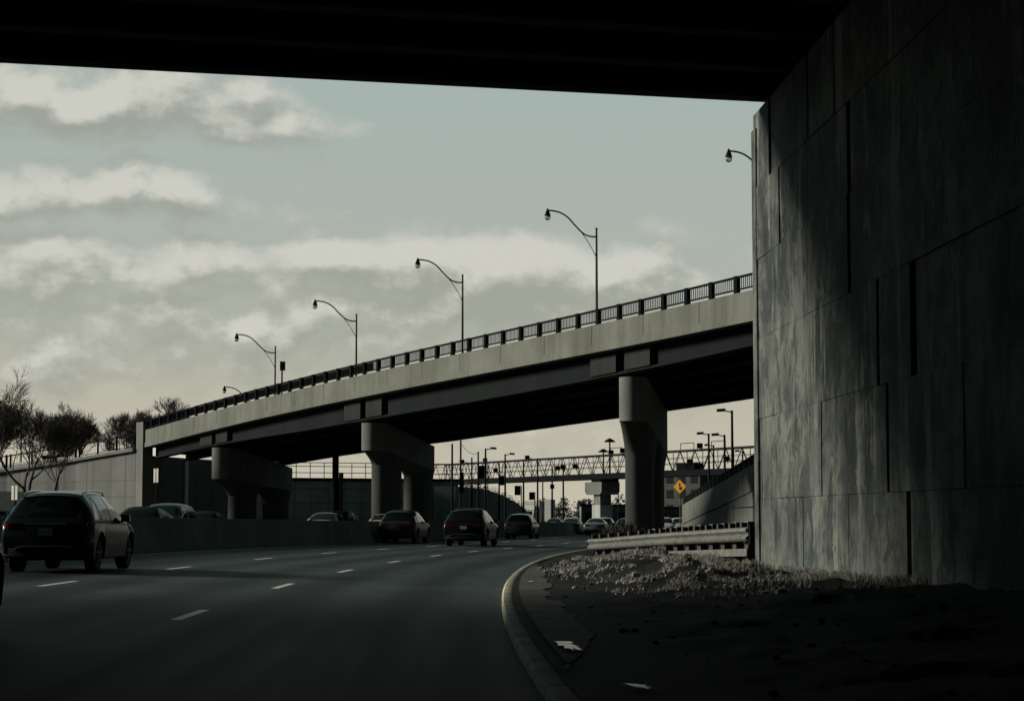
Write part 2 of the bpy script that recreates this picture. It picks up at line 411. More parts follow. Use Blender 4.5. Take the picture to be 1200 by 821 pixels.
# poured panels, lift by lift, with open slots between some of them
lifts = [-.5, 1.68, 3.34, 5.0, 6.66, 8.2, WTOP]
cuts = {0:[5.05,9.0,13.1,17.6,24], 1:[2.6,6.9,11.9,16.2,21], 2:[4.3,11.35,13.55,18.8,25], 3:[1.8,5.6,9.35,14.4,20], 4:[3.0,6.2,9.35,15.6,22], 5:[1.95,5.95,8.3,12.0,19]}
slots = {(0,5.05):.14,(0,13.1):.3,(1,11.9):.24,(2,11.35):.16,(2,13.55):.26,(3,9.35):.22,(4,9.35):.3,(4,1.8):.12,(5,1.95):.3,(5,5.95):.2,(5,8.3):.12}
rng = random.Random(3)
pn = MB()
for i in range(6):
    cs = [0] + cuts[i] + [30, 38, 47, 58]
    for a, c in zip(cs[:-1], cs[1:]):
        ga = slots.get((i, a), .005)/2; gc = slots.get((i, c), .005)/2
        off = rng.uniform(-.022, .02)
        z0 = lifts[i] + .0035; z1 = lifts[i+1] - .0035
        top = z1
        a0 = a + (0 if a == 0 else ga); a1 = c - gc
        nA = max(1, int((a1-a0)/.6)); nZ = 3
        # a slightly uneven cast face
        grid = [[None]*(nA+1) for _ in range(nZ+1)]
        vs = []; fs = []
        for zi in range(nZ+1):
            for ai in range(nA+1):
                aa = a0 + (a1-a0)*ai/nA; zz = z0 + (top-z0)*zi/nZ
                vs.append(wl(aa, off + .012*mn.noise(Vector((aa*.7, zz*.7, i))), zz))
        m_ = nA+1
        fs = [(q*m_+k, (q+1)*m_+k, (q+1)*m_+k+1, q*m_+k+1) for q in range(nZ) for k in range(nA)]
        fs = [f[::-1] for f in fs]
        base = len(vs)
        for zi in range(nZ+1): vs.append(wl(a0, -.37, z0 + (top-z0)*zi/nZ)); vs.append(wl(a1, -.37, z0 + (top-z0)*zi/nZ))
        for zi in range(nZ):
            fs.append((zi*m_, (zi+1)*m_, base+2*(zi+1), base+2*zi)); fs.append((zi*m_+nA, base+2*zi+1, base+2*zi+3, (zi+1)*m_+nA))
        for ai in range(nA):
            pass
        fs.append(tuple([base, base+1] + [nA-q for q in range(nA+1)])); fs.append(tuple([base+2*nZ] + [nZ*m_+q for q in range(nA+1)] + [base+2*nZ+1]))
        pn.add(vs, fs)
wbuild(pn, 'cast_panels', M['near_wall'])
br = MB()   # broken corner and exposed patch at the head of the wall's end
wbox(br, -.02, .45, -1.5, .035, 0, 9.45); 
wbuild(br, 'end_pilaster', M['near_wall'])

# ------------------------------------------------------------------ the bridge overhead
OB = Vector((5.2, 42.6, 0)); OD = Vector((-15, -3.7, 0)).normalized(); ON = Vector((3.7, -15, 0)).normalized()   # along, and away from its far edge towards us
ob = empty('overhead_bridge', (0,0,0), 0, 'wide dark bridge deck right overhead seen from underneath', 'bridge')
def obp(a, o, z): p = OB + OD*a + ON*o; return Vector((p.x, p.y, z))
def obox(mb, a0, a1, o0, o1, z0, z1):
    P = [obp(a, o, z) for z in (z0, z1) for a, o in ((a0,o0),(a1,o0),(a1,o1),(a0,o1))]
    mb.add(P, [(0,1,2,3),(7,6,5,4),(0,4,5,1),(1,5,6,2),(2,6,7,3),(3,7,4,0)])
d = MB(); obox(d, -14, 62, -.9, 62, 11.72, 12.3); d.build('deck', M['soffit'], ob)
d = MB(); obox(d, -14, 62, -1.2, -.9, 11.6, 13.2); d.build('parapet', M['parapet'], ob)
o = 0
while o < 62:
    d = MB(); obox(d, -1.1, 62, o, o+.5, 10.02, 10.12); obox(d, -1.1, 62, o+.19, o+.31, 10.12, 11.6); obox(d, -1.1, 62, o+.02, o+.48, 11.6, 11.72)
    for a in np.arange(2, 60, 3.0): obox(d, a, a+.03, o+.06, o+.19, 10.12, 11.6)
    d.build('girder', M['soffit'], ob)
    d = MB(); obox(d, -.85, -.35, o+.08, o+.42, WTOP, 9.9); obox(d, -.95, -.25, o+.03, o+.47, 9.9, 10.02); d.build('bearing', M['rail_dark'], ob)
    o += 2.7
for a in (8, 16, 24, 32, 40, 48, 56):
    d = MB(); obox(d, a, a+.2, .31, 60.0, 10.5, 11.3); d.build('cross_beam', M['soffit'], ob)
lw = MB(); 
P = [obp(a, o, z) for z in (-1, 11.6) for a, o in ((56,-1),(57.5,-1),(57.5,62),(56,62))]
lw.add(P, [(0,1,2,3),(7,6,5,4),(0,4,5,1),(1,5,6,2),(2,6,7,3),(3,7,4,0)])
tag(lw.build('bridge_abutment_wall', M['near_wall']), 'grey concrete wall carrying the left end of the bridge overhead', 'wall')

# ------------------------------------------------------------------ the curved overpass across the view
def near(d, off=0.0, dz=0.0):
    x = -9.383e-5*d*d + .480176*d - 29.814; y = -4.26e-5*d*d - .87748*d + 166.49
    dx = -1.8766e-4*d + .480176; dy = -8.52e-5*d - .87748; L = math.hypot(dx, dy)
    z = float(np.interp(d, ZD, ZV)) + CROSS*off + dz
    return Vector((x - dy/L*off, y + dx/L*off, z))
ZD = [-60,-40,-20,0,12.8,23.8,36.2,48.5,59.2,71,78.8,86,100,140]
ZV = [4.6,5.9,7.25,8.38,9.06,9.58,10.05,10.43,10.70,10.98,11.19,11.42,11.8,12.5]
CROSS = -.055; OW = 12.4
def ndrop(d): return float(np.interp(d, [0,14,33,46,57,68,77,86,140], [2.25,2.4,2.7,2.75,2.72,2.62,2.5,2.3,2.2]))
opb = empty('overpass_bridge', (0,0,0), 0, 'long pale concrete overpass rising from left to right on three piers', 'bridge')
DS = list(np.arange(0, 122, 2.0))
def sweep(mb, prof, ds=DS, cap=True):
    mb.loft([[near(d, a, z) for a, z in (prof(d) if callable(prof) else prof)] for d in ds], cap)
f_ = MB(); sweep(f_, [(0,0),(0,-1.02),(-.05,-1.05),(-.05,-1.40),(.35,-1.42),(.35,0)])
j = f_; j.cur = 1
for d in np.arange(1.5, 120, 5.0): j.bar(near(d, -.004, -.01), near(d, -.004, -1.0), .03, .012, up=(1,0,0))
f_.build('parapet', [M['parapet'], M['girder']], opb)
f_ = MB(); sweep(f_, [(OW,0),(OW,-1.3),(OW-.35,-1.3),(OW-.35,0)]); f_.build('parapet', M['parapet'], opb)
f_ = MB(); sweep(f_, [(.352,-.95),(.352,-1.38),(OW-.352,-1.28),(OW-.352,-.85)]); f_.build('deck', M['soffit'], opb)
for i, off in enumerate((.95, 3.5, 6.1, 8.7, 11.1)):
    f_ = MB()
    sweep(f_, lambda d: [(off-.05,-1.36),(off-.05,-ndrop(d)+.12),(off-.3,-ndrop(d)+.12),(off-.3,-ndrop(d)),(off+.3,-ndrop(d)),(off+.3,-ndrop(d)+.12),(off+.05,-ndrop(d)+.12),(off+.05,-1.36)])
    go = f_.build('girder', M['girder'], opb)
    if i == 0:
        for dc in (14.3, 41.6, 73.3):
            q = MB()
            for a0, a1 in ((-2.9,-.35),(.5,2.9)):
                ds = [dc + a0 + (a1-a0)*k/3 for k in range(4)]
                sweep(q, lambda d: [(.55,-1.44),(.55,-ndrop(d)+.13),(.89,-ndrop(d)+.13),(.89,-1.44)], ds)
            q.build('web_plate', M['girder_plate'], go)
# underside cross frames
for d in np.arange(4, 120, 8.0):
    q = MB(); q.bar(near(d, 1.05, -1.95), near(d, 11.0, -1.95), .12, .5); q.build('cross_beam', M['girder'], opb)

# railing on the overpass
rl = empty('bridge_railing', (0,0,0), 0, 'dark steel railing with close upright bars along the top of the overpass', 'railing')
f_ = MB(); sweep(f_, [(.10,.72),(.10,.80),(.22,.80),(.22,.72)]); f_.build('top_rail', M['rail_dark'], rl)
f_ = MB(); sweep(f_, [(.12,.16),(.12,.22),(.20,.22),(.20,.16)]); f_.build('bottom_rail', M['rail_dark'], rl)
f_ = MB()
post_d = list(np.arange(1.2, 120, 2.08))
d = .3
while d < 100:
    if min(abs(d - p) for p in post_d) > .12: f_.bar(near(d, .16, .22), near(d, .16, .72), .05, .035, up=(1,0,0))
    d += .16
o = f_.build('upright_bars', M['rail_dark'], rl); o['kind'] = 'stuff'
pm = None
for d in post_d:
    f_ = MB(); c = near(d, .16, 0); f_.box((0,0,.4), (.20,.26,.84)); 
    if pm is None: pm = f_.build('post', M['rail_dark'], rl); po = pm
    else: po = pm.copy(); C.objects.link(po); po.parent = rl
    po.location = c; po.rotation_euler = (0,0,math.atan2(.4802, .8775))
# mesh infill panel on the lower, far half: the bars are backed by a dark screen
f_ = MB(); sweep(f_, [(.21,.24),(.21,.70),(.22,.70),(.22,.24)], [x for x in DS if x <= 44]); f_.build('backing_screen', M['rail_dark'], rl)

# piers
PD = Vector((.145, .9894, 0)); PNX = Vector((.9894, -.145, 0))
def stadium(c, L, hw, n=10, tip=None):
    """outline centred on c + PD*(0..L), semicircular ends of radius hw"""
    pts = []
    for k in range(n+1):
        a = PI + PI*k/n; pts.append(c + PNX*(hw*math.cos(a)) + PD*(hw*math.sin(a)))
    for k in range(n+1):
        a = PI*k/n; pts.append(c + PD*L + PNX*(hw*math.cos(a)) + PD*(hw*math.sin(a)))
    return pts
def pier(dc, L, hw, zt0, zt1, dep0, dep1, cols, label):
    c0 = near(dc, 1.35); c0.z = 0
    e = empty('bridge_pier', (c0.x, c0.y, gz(c0.x, c0.y)), 0, label, 'bridge pier', 'piers under the overpass')
    base = e.location.copy()
    rel = lambda pts: [(p[0]-base.x, p[1]-base.y, p[2]-base.z) for p in pts]
    def zt(p): t = max(0, min(1, (Vector((p[0],p[1],0))-c0).dot(PD)/L)); return zt0 + (zt1-zt0)*t
    def dp(p): t = max(0, min(1, (Vector((p[0],p[1],0))-c0).dot(PD)/L)); return dep0 + (dep1-dep0)*t
    b = MB(); o = stadium(c0, L, hw)
    b.loft([rel([(p.x, p.y, zt(p)-dp(p)) for p in o]), rel([(p.x, p.y, zt(p)) for p in o])])
    cap = b.build('cap', M['pier'], e, smooth=40)
    for (l0, l1, h0, h1, drop) in cols:
        b = MB(); top = stadium(c0 + PD*h0, h1-h0, hw*.985); bot = stadium(c0 + PD*l0, l1-l0, hw*.93)
        zb = lambda p: zt(p) - dp(p) + .001
        rr = []
        for f in (0, .15, .35, .6, .8, 1):
            g_ = 1 - (1-f)**1.6
            rr.append(rel([(a.x+(b_.x-a.x)*g_, a.y+(b_.y-a.y)*g_, zb(a)*(1-f) + (zt(a)-dp(a)-drop)*f) for a, b_ in zip(top, bot)]))
        rr.append(rel([(p.x, p.y, gz(p.x, p.y)-.4) for p in bot]))
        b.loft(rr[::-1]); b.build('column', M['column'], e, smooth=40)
    return e
def capz(d, off): return near(d, off).z - ndrop(d)
def near_d_of(dc, L): # far end of the cap in deck coordinates
    c = near(dc, 1.35) + PD*L; best = min(np.linspace(dc-40, dc+5, 300), key=lambda q: abs((near(q, 11)-c).to_2d().length)); return best
for dc, L, hw, dep0, dep1, cols, lab in (
    (14.3, 17.5, .84, 2.35, 1.9, [(4.2,6.6,.3,7.8,1.25),(14.3,16.6,11.6,17.4,1.25)], 'round ended concrete pier farthest left beneath the overpass beside the abutment'),
    (41.6, 17.0, .78, 1.75, 1.75, [(2.8,5.4,.5,7.6,.85),(13.4,16.4,10.6,17,.85)], 'round ended concrete pier standing between the two dark cars beyond the barrier'),
    (73.3, 14.5, .70, 2.2, 2.5, [(2.6,5.2,.3,7.5,1.7),(9.8,12.4,7.5,14.3,1.2)], 'tallest round ended concrete pier standing behind the steel guardrail')):
    df = near_d_of(dc, L)
    pier(dc, L, hw, capz(dc, 1.35) - .12, capz(df, 11) - .12, dep0, dep1, cols, lab)

# abutment at the overpass's left end and the retaining wall beyond it
def fix(name, mb, m, label, cat, **k): o = mb.build(name, m, **k); return tag(o, label, cat)
ab = empty('bridge_abutment', near(0, .2).to_2d().to_3d(), 0, 'grey concrete abutment with a square pilaster at the overpass left end', 'abutment')
A0 = near(0, .3).to_2d().to_3d(); abl = ab.location.copy()
def relb(mb, org): mb.v = [(p[0]-org[0], p[1]-org[1], p[2]-org[2]) for p in mb.v]; return mb
b = MB(); p0 = near(-.1, .7); p1 = near(-1.9, .7); q = Vector((4.6, 18.5, 0))
b.prism([(p0.x,p0.y),(p0.x+q.x+.0,p0.y+q.y),(p1.x+q.x,p1.y+q.y),(p1.x,p1.y)], -.6, lambda x, y: 6.3); relb(b, abl).build('breast_wall', M['retain'], ab)
b = MB(); u0, u1 = near(1.35, -.12), near(-.06, -.12); w0, w1 = near(-.06, .6), near(1.35, .6)
b = MB(); a_ = near(-.05, -.18); b_ = near(-1.75, -.18); c_ = near(-1.75, .68); d_ = near(-.05, .68)
b.prism([(a_.x,a_.y),(d_.x,d_.y),(c_.x,c_.y),(b_.x,b_.y)], -.6, 9.05); relb(b, abl).build('pilaster', M['retain'], ab)
# wall running left from the pilaster, carrying the ramp
RW = [Vector((-30.85,168.0,0)), Vector((-37.2,174.8,0)), Vector((-44.5,180.5,0)), Vector((-60,188,0))]
RZ = [6.95, 6.3, 5.55, 4.2]
rwl = empty('ramp_retaining_wall', RW[0], 0, 'light grey panelled retaining wall carrying the ramp behind the bare tree', 'wall')
b = MB(); cp = MB(); jl = MB()
for i in range(3):
    a, c = RW[i], RW[i+1]; nrm = (c-a).cross(Vector((0,0,1))).normalized(); 
    if nrm.y > 0: nrm = -nrm
    back = -nrm*1.0
    P = [a, c, c+back, a+back]
    lo = [(p.x,p.y,-.8) for p in P]; hi = [(a.x,a.y,RZ[i]-.25),(c.x,c.y,RZ[i+1]-.25),((c+back).x,(c+back).y,RZ[i+1]-.25),((a+back).x,(a+back).y,RZ[i]-.25)]
    b.add(lo+hi, [(0,3,2,1),(4,5,6,7),(0,1,5,4),(1,2,6,5),(2,3,7,6),(3,0,4,7)])
    cp.bar(a + nrm*.08 + Vector((0,0,RZ[i]-.12)), c + nrm*.08 + Vector((0,0,RZ[i+1]-.12)), .5, .26)
    for zz in (3.0, 4.35, 1.7): jl.bar(a + nrm*.006 + Vector((0,0,zz)), c + nrm*.006 + Vector((0,0,zz)), .03, .05)
    L = (c-a).length
    for k in np.arange(1.5, L, 6.0):
        p = a + (c-a)*(k/L) + nrm*.006; jl.bar(p + Vector((0,0,-.5)), p + Vector((0,0,RZ[i]-.3)), .05, .02, up=nrm)
o0 = RW[0]
relb(b, o0).build('wall_face', M['retain'], rwl); relb(cp, o0).build('coping', M['retain'], rwl); relb(jl, o0).build('joint_line', M['trim'], rwl)
# the low wall on the far side of the ramp, catching the sun, its brightness raised in the colour
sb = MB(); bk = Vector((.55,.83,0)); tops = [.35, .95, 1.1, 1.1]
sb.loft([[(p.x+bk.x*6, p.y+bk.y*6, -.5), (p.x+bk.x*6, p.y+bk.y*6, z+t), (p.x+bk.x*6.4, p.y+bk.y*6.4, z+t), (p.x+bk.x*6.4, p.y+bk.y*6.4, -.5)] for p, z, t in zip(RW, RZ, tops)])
tag(sb.build('far_ramp_wall', M['sunlit_wall']), 'bright strip of low wall seen through the ramp fence', 'wall')
fn = empty('ramp_fence', RW[0], 0, 'thin dark fence along the ramp above the light retaining wall', 'fence')
tr_ = MB(); wb = MB(); fpm = None
for i in range(3):
    a, c = RW[i], RW[i+1]; L = (c-a).length; za, zc = Vector((0,0,RZ[i])), Vector((0,0,RZ[i+1])); up1 = Vector((0,0,1.12))
    tr_.bar(a+za+up1, c+zc+up1, .09, .10); tr_.bar(a+za+Vector((0,0,.16)), c+zc+Vector((0,0,.16)), .06, .06)
    for k in np.arange(.15, L, .32):
        p = a + (c-a)*(k/L); zz = RZ[i] + (RZ[i+1]-RZ[i])*k/L; wb.bar((p.x,p.y,zz+.15), (p.x,p.y,zz+1.1), .02, .02)
    for k in np.arange(.0, L, 2.9):
        p = a + (c-a)*(k/L); zz = RZ[i] + (RZ[i+1]-RZ[i])*k/L
        if fpm is None: f_ = MB(); f_.box((0,0,.62), (.14,.14,1.35)); po = fpm = f_.build('post', M['rail_dark'], fn)
        else: po = fpm.copy(); C.objects.link(po); po.parent = fn
        po.location = Vector((p.x,p.y,zz-.05)) - RW[0]
relb(tr_, o0).build('rail', M['rail_dark'], fn); o = relb(wb, o0).build('upright_bars', M['rail_dark'], fn); o['kind'] = 'stuff'

# ------------------------------------------------------------------ lamps on the overpass
def bridge_lamp():
    e = empty('bridge_lamp', (0,0,0), 0, 'x', 'street lamp', 'curved arm lamps on the overpass')
    b = MB(); b.tube([(0,0,-.6),(0,0,4),(0,0,8.75)], [.11,.09,.065], 10); b.tube([(0,0,8.75),(0,0,8.86)], [.09,.05], 10); b.build('pole', M['pole'], e, smooth=40)
    arm = [(0,0,8.28),(-.45,0,8.27),(-.95,0,8.42),(-1.5,0,8.85),(-2.05,0,9.35),(-2.6,0,9.62),(-3.15,0,9.7),(-3.5,0,9.69)]
    # smooth the arm
    pts = []
    for i in range(len(arm)-1):
        a0 = Vector(arm[max(i-1,0)]); a1 = Vector(arm[i]); a2 = Vector(arm[i+1]); a3 = Vector(arm[min(i+2,len(arm)-1)])
        for k in range(4):
            t = k/4; pts.append(.5*((2*a1)+(-a0+a2)*t+(2*a0-5*a1+4*a2-a3)*t*t+(-a0+3*a1-3*a2+a3)*t**3))
    pts.append(Vector(arm[-1]))
    b = MB(); b.tube(pts, [.05]*len(pts), 8); b.build('arm', M['pole_dark'], e, smooth=50)
    b = MB(); b.tube([(-.03,0,7.0),(-.35,0,7.55),(-.75,0,8.1),(-1.25,0,8.68)], .022, 6); b.build('brace', M['pole_dark'], e, smooth=50)
    b = MB(); b.tube([(-3.52,0,9.82),(-3.52,0,9.62)], [.04,.10], 10); b.tube([(-3.52,0,9.62),(-3.52,0,9.45),(-3.52,0,9.36)], [.12,.17,.2], 12); h = b.build('lamp_head', M['pole_dark'], e, smooth=40)
    b = MB(); b.sphere((-3.52,0,9.25), .19, 12, 8, (1,1,.95)); b.build('globe', M['globe'], h, smooth=80)
    return e
lampA = math.atan2(.474, .88)     # across the deck
LL = ['curved arm lamp on the overpass with its pole hidden behind the near wall',
      'tallest looking curved arm lamp on the overpass right above the guardrail pier',
      'second curved arm lamp from the near wall on the overpass railing',
      'middle curved arm lamp on the overpass above the second pier',
      'curved arm lamp beside the short camera post on the overpass',
      'low curved arm lamp sunk behind the overpass railing near its left end',
      'curved arm lamp rising among the twigs of the bare tree']
first = None
for i, d in enumerate((69.6, 50.9, 32.3, 14.0, -2.8, -19.0, -58.0)):
    e = bridge_lamp() if first is None else copy_tree(first)
    first = first or e
    off = OW + .4 if d > -10 else (OW - 1.2 if d > -30 else 6)
    p = near(d, off)
    tz = {69.6:20.2, 50.9:19.45, 32.3:18.45, 14.0:17.25, -2.8:15.95, -19.0:13.06, -58.0:13.0}[d]
    if d == -19.0: p = Vector((-24.8, 200, 0))
    elif d > 60: p.x += .35
    elif d > -10: p.x -= .37
    e.location = (p.x, p.y, tz - 8.86); e.rotation_euler = (0,0,lampA)
    e['label'] = LL[i]
cpst = empty('camera_post', near(-1.0, OW-.1), 0, 'short post with a small box beside a lamp on the overpass', 'camera post')
b = MB(); b.tube([(0,0,-1.2),(0,0,6.6)], .07, 8); b.build('pole', M['pole_dark'], cpst, smooth=50)
b = MB(); b.box((.05,0,6.45), (.42,.4,.75)); b.build('camera_box', M['pole'], cpst)

# ------------------------------------------------------------------ vehicles
PT = {}
def car(kind, name, label, cat, loc, rz, col, rough=.22, metal=.0, group=None, plate=True, text=None, rails=False, chrome=True, S=1.0):
    if kind == 'suv':
        L, H = 4.66, 1.64
        T = dict(zr=[(0,.93),(.04,1.0),(.10,1.07),(.30,1.33),(.46,1.53),(.62,1.585),(1.2,1.63),(1.8,1.64),(2.4,1.615),(2.75,1.54),(3.1,1.31),(3.42,1.10),(3.6,1.05),(4.2,.97),(4.45,.88),(4.6,.74),(4.66,.6)],
                 wr=[(0,.76),(.1,.74),(.3,.66),(.46,.60),(.62,.605),(1.6,.63),(2.5,.60),(2.8,.60),(3.42,.72),(3.6,.76),(4.3,.74),(4.6,.6),(4.66,.55)],
                 zk=[(0,.88),(.1,1.0),(.5,1.03),(2.5,1.0),(3.4,.99),(3.6,.98),(4.2,.90),(4.45,.82),(4.6,.7),(4.66,.57)],
                 wb=[(0,.80),(.06,.86),(.3,.905),(.6,.915),(3.4,.905),(4.2,.87),(4.45,.80),(4.6,.68),(4.66,.60)],
                 wm=[(0,.84),(.05,.90),(.25,.94),(.6,.945),(4.0,.945),(4.3,.90),(4.5,.80),(4.66,.64)],
                 ws=[(0,.80),(.06,.86),(.3,.905),(4.1,.905),(4.45,.82),(4.66,.64)], zb=[(0,.36),(.25,.27),(.6,.24),(4.2,.24),(4.66,.28)])
        wy, WR, rg, wsr, sidew = (.88, 3.75), .36, (.12,.45), (2.78,3.40), [(.42,1.0,.78,1.0),(1.08,1.06,1.86,1.86),(1.96,1.96,3.12,2.62)]
    else:
        L, H = 4.7, 1.45
        T = dict(zr=[(0,.86),(.04,.97),(.1,1.02),(.55,1.05),(.75,1.08),(1.1,1.24),(1.45,1.38),(1.8,1.435),(2.3,1.45),(2.6,1.42),(2.9,1.30),(3.25,1.08),(3.45,.98),(4.2,.88),(4.5,.78),(4.65,.64),(4.7,.52)],
                 wr=[(0,.72),(.1,.70),(.55,.68),(.75,.66),(1.1,.60),(1.45,.55),(2.3,.56),(2.7,.55),(3.3,.68),(3.5,.72),(4.2,.70),(4.6,.58),(4.7,.5)],
                 zk=[(0,.82),(.1,.96),(.6,.97),(2.5,.93),(3.3,.92),(3.6,.90),(4.2,.82),(4.5,.73),(4.65,.6),(4.7,.5)],
                 wb=[(0,.76),(.06,.82),(.3,.87),(.7,.885),(3.4,.875),(4.2,.84),(4.5,.76),(4.65,.64),(4.7,.56)],
                 wm=[(0,.80),(.05,.86),(.25,.90),(.6,.91),(4.0,.91),(4.3,.87),(4.55,.77),(4.7,.6)],
                 ws=[(0,.76),(.06,.83),(.3,.87),(4.1,.87),(4.5,.78),(4.7,.6)], zb=[(0,.34),(.25,.25),(.6,.2),(4.2,.2),(4.7,.24)])
        wy, WR, rg, wsr, sidew = (.95, 3.72), .325, (.78,1.44), (2.62,3.24), [(1.02,1.05,1.72,1.72),(1.82,1.82,3.0,2.5)]
    tb = {k_: (np.array([a for a, _ in v_]), np.array([c for _, c in v_])) for k_, v_ in T.items()}
    val = lambda k_, y: float(np.interp(y, *tb[k_]))
    def section(y):
        zr, wr, zk, wb, wm, ws, zb = (val(k_, y) for k_ in ('zr','wr','zk','wb','wm','ws','zb'))
        za = zb + .03
        for c in wy:
            R_ = WR + .055; dy = abs(y - c)
            if dy < R_: za = max(za, WR + math.sqrt(R_*R_ - dy*dy))
        zm = max(min(.66, zk - .12), min(za + .05, zk-.06))
        h = zr - zk
        crown = .02 if h > .2 else .03
        return [(0,zb),(ws-.3,zb),(ws-.3,za),(ws-.02,za),(ws,za+.02),(wm,zm),(wm*.35+wb*.65,zk-.04 if zk-.04 > zm else zm+.01),(wb,zk),
                (wb+(wr-wb)*.5+(.02 if h > .2 else 0), zk+h*.52),(wr+.015,zr-min(.07,h*.25)),(wr*.86,zr-min(.02,h*.1)),(wr*.5,zr+crown*.6-.0),(0,zr+crown)]
    def surf(y, p):
        q = section(y); i = min(int(p), len(q)-2); t = p - i
        return Vector((q[i][0]+(q[i+1][0]-q[i][0])*t, y - L/2, q[i][1]+(q[i+1][1]-q[i][1])*t))
    def nrmal(y, p, sd):
        e1 = surf(min(y+.02, L), p) - surf(max(y-.02, 0), p); e2 = surf(y, min(p+.05, 11.98)) - surf(y, max(p-.05, 0))
        n_ = e2.cross(e1); n_.normalize()
        c_ = surf(y, p) - Vector((0, y-L/2, .8))
        if n_.dot(Vector((c_.x, 0, c_.z))) < 0: n_ = -n_
        return n_
    e = empty(name, loc, rz, label, cat, group); e.scale = (S,S,S)
    pm_ = PT.setdefault((col, rough, metal), paint('car_paint', col, rough, metal))
    ys = sorted(set([0,.02,.05,.1,.16,.23,.3,.38,.46,.54,.62] + list(np.linspace(.7, L-.5, 44)) + [c+dd for c in wy for dd in (-WR-.056,-WR-.05,-WR,-.3,-.2,-.1,0,.1,.2,.3,WR,WR+.05,WR+.056)] + [L-.4,L-.3,L-.2,L-.12,L-.06,L-.02,L]))
    rings = []
    for y in ys:
        q = section(y); rings.append([Vector((x, y-L/2, z)) for x, z in q] + [Vector((-x, y-L/2, z)) for x, z in q[-2:0:-1]])
    b = MB(); b.loft(rings); body = b.build('body', pm_, e, smooth=38)
    def patch(nm, m, y0a, y0b, y1a, y1b, p0, p1, sides=(1,), off=.006, ny=8, np_=6, par=None):
        """y0a..y1a at p0, y0b..y1b at p1"""
        out = []
        for sd in sides:
            mb = MB(); vs = []
            for i in range(np_+1):
                p = p0 + (p1-p0)*i/np_; a = y0a + (y0b-y0a)*i/np_; c = y1a + (y1b-y1a)*i/np_
                for k_ in range(ny+1):
                    y = a + (c-a)*k_/ny; q = surf(y, p) + nrmal(y, p, sd)*off; vs.append((q.x*sd, q.y, q.z))
            n_ = ny+1; mb.add(vs, [(i*n_+k_, i*n_+k_+1, (i+1)*n_+k_+1, (i+1)*n_+k_) for i in range(np_) for k_ in range(ny)])
            out.append(mb.build(nm, m, par or e, smooth=60))
        return out
    def toppatch(nm, m, ya, yb, p0, off=.006):
        mb = MB(); vs = []; ny = 8; xs = []
        P = [p0 + (12-p0)*i/6 for i in range(7)]
        for y in np.linspace(ya, yb, ny+1):
            row = [surf(y, p) + nrmal(y, min(p, 11.9), 1)*off for p in P]
            vs += [(q.x, q.y, q.z) for q in row] + [(-q.x, q.y, q.z) for q in row[-2::-1]]
        n_ = 13; mb.add(vs, [(i*n_+k_, i*n_+k_+1, (i+1)*n_+k_+1, (i+1)*n_+k_) for i in range(ny) for k_ in range(n_-1)])
        return mb.build(nm, m, e, smooth=60)
    gl = M['glass'] if rough < .4 else M['glass_dull']
    toppatch('rear_window', gl, rg[0], rg[1], 9.15)
    toppatch('windshield', gl, wsr[0], wsr[1], 9.15)
    for (a, b_, c, d_) in sidew: patch('side_window', gl, a, b_, c, d_, 7.12, 8.92, (1,-1))
    R = -L/2
    ztl = .92 if kind == 'suv' else .86
    for sd in (1,-1):
        mb = MB()   # tail lamp wraps the corner
        w1 = val('wb', 0); pts = [(w1-.42, -.012),(w1-.1,-.014),(w1+.0,-.004),(w1+.055,.05),(w1+.085,.16),(w1+.095,.26)]
        lo = [Vector((x*sd, R+y, ztl-.09+.02*i)) for i, (x, y) in enumerate(pts)]; hi = [Vector((x*sd, R+y+.015, ztl+.055+.008*i)) for i, (x, y) in enumerate(pts)]
        bk = [p + Vector((-.1*sd, .12, 0)) for p in lo]; bh = [p + Vector((-.1*sd, .12, 0)) for p in hi]
        mb.loft([lo, hi, bh, bk], False, False); n_ = len(pts)
        mb.build('tail_light', M['tail'], e, smooth=50)
        mb = MB(); F = L/2   # head lamp
        zh = .78 if kind == 'suv' else .68
        pts = [(.50,-.05),(.66,-.11),(.78,-.26),(.83,-.42)]
        lo = [Vector((x*sd, F+y, zh-.06)) for x, y in pts]; hi = [Vector((x*sd*.985, F+y-.05, zh+.06)) for x, y in pts]
        mb.loft([lo, hi], False, False); mb.build('headlight', M['head'], e, smooth=50)
        mb = MB(); ym = wsr[1] - .5 - L/2; xm = (val('wb', ym+L/2)+.09)*sd    # mirror
        mb.box((xm, ym, val('zk', ym+L/2)+.09), (.2,.12,.15), taper=.85); mb.bar((xm-.1*sd, ym, val('zk', ym+L/2)+.02), (xm, ym, val('zk', ym+L/2)+.06), .05, .04)
        mb.build('mirror', pm_ if kind == 'suv' else M['trim'], e)
        for yw in wy:
            we = MB(); x0 = (val('ws', yw) - .025)*sd; x1 = x0 - .225*sd; yc = yw - L/2; N_ = 28; rings = []
            for x, r_ in ((x0-.03*sd, WR*.63),(x0, WR*.68),(x0, WR*.93),(x0-.025*sd, WR),(x1+.025*sd, WR),(x1, WR*.93),(x1, WR*.6)):
                rings.append([Vector((x, yc + r_*math.cos(2*PI*k_/N_), WR + r_*math.sin(2*PI*k_/N_))) for k_ in range(N_)])
            we.loft(rings, True); wh = we.build('wheel', M['tyre'], e, smooth=35)
            we = MB()
            for k_ in range(5):
                a = 2*PI*k_/5 + .3; dv = Vector((0, math.cos(a), math.sin(a))); cc = Vector((x0-.02*sd, yc, WR))
                we.bar(cc + dv*.05, cc + dv*WR*.64, .03, .085, up=(1,0,0))
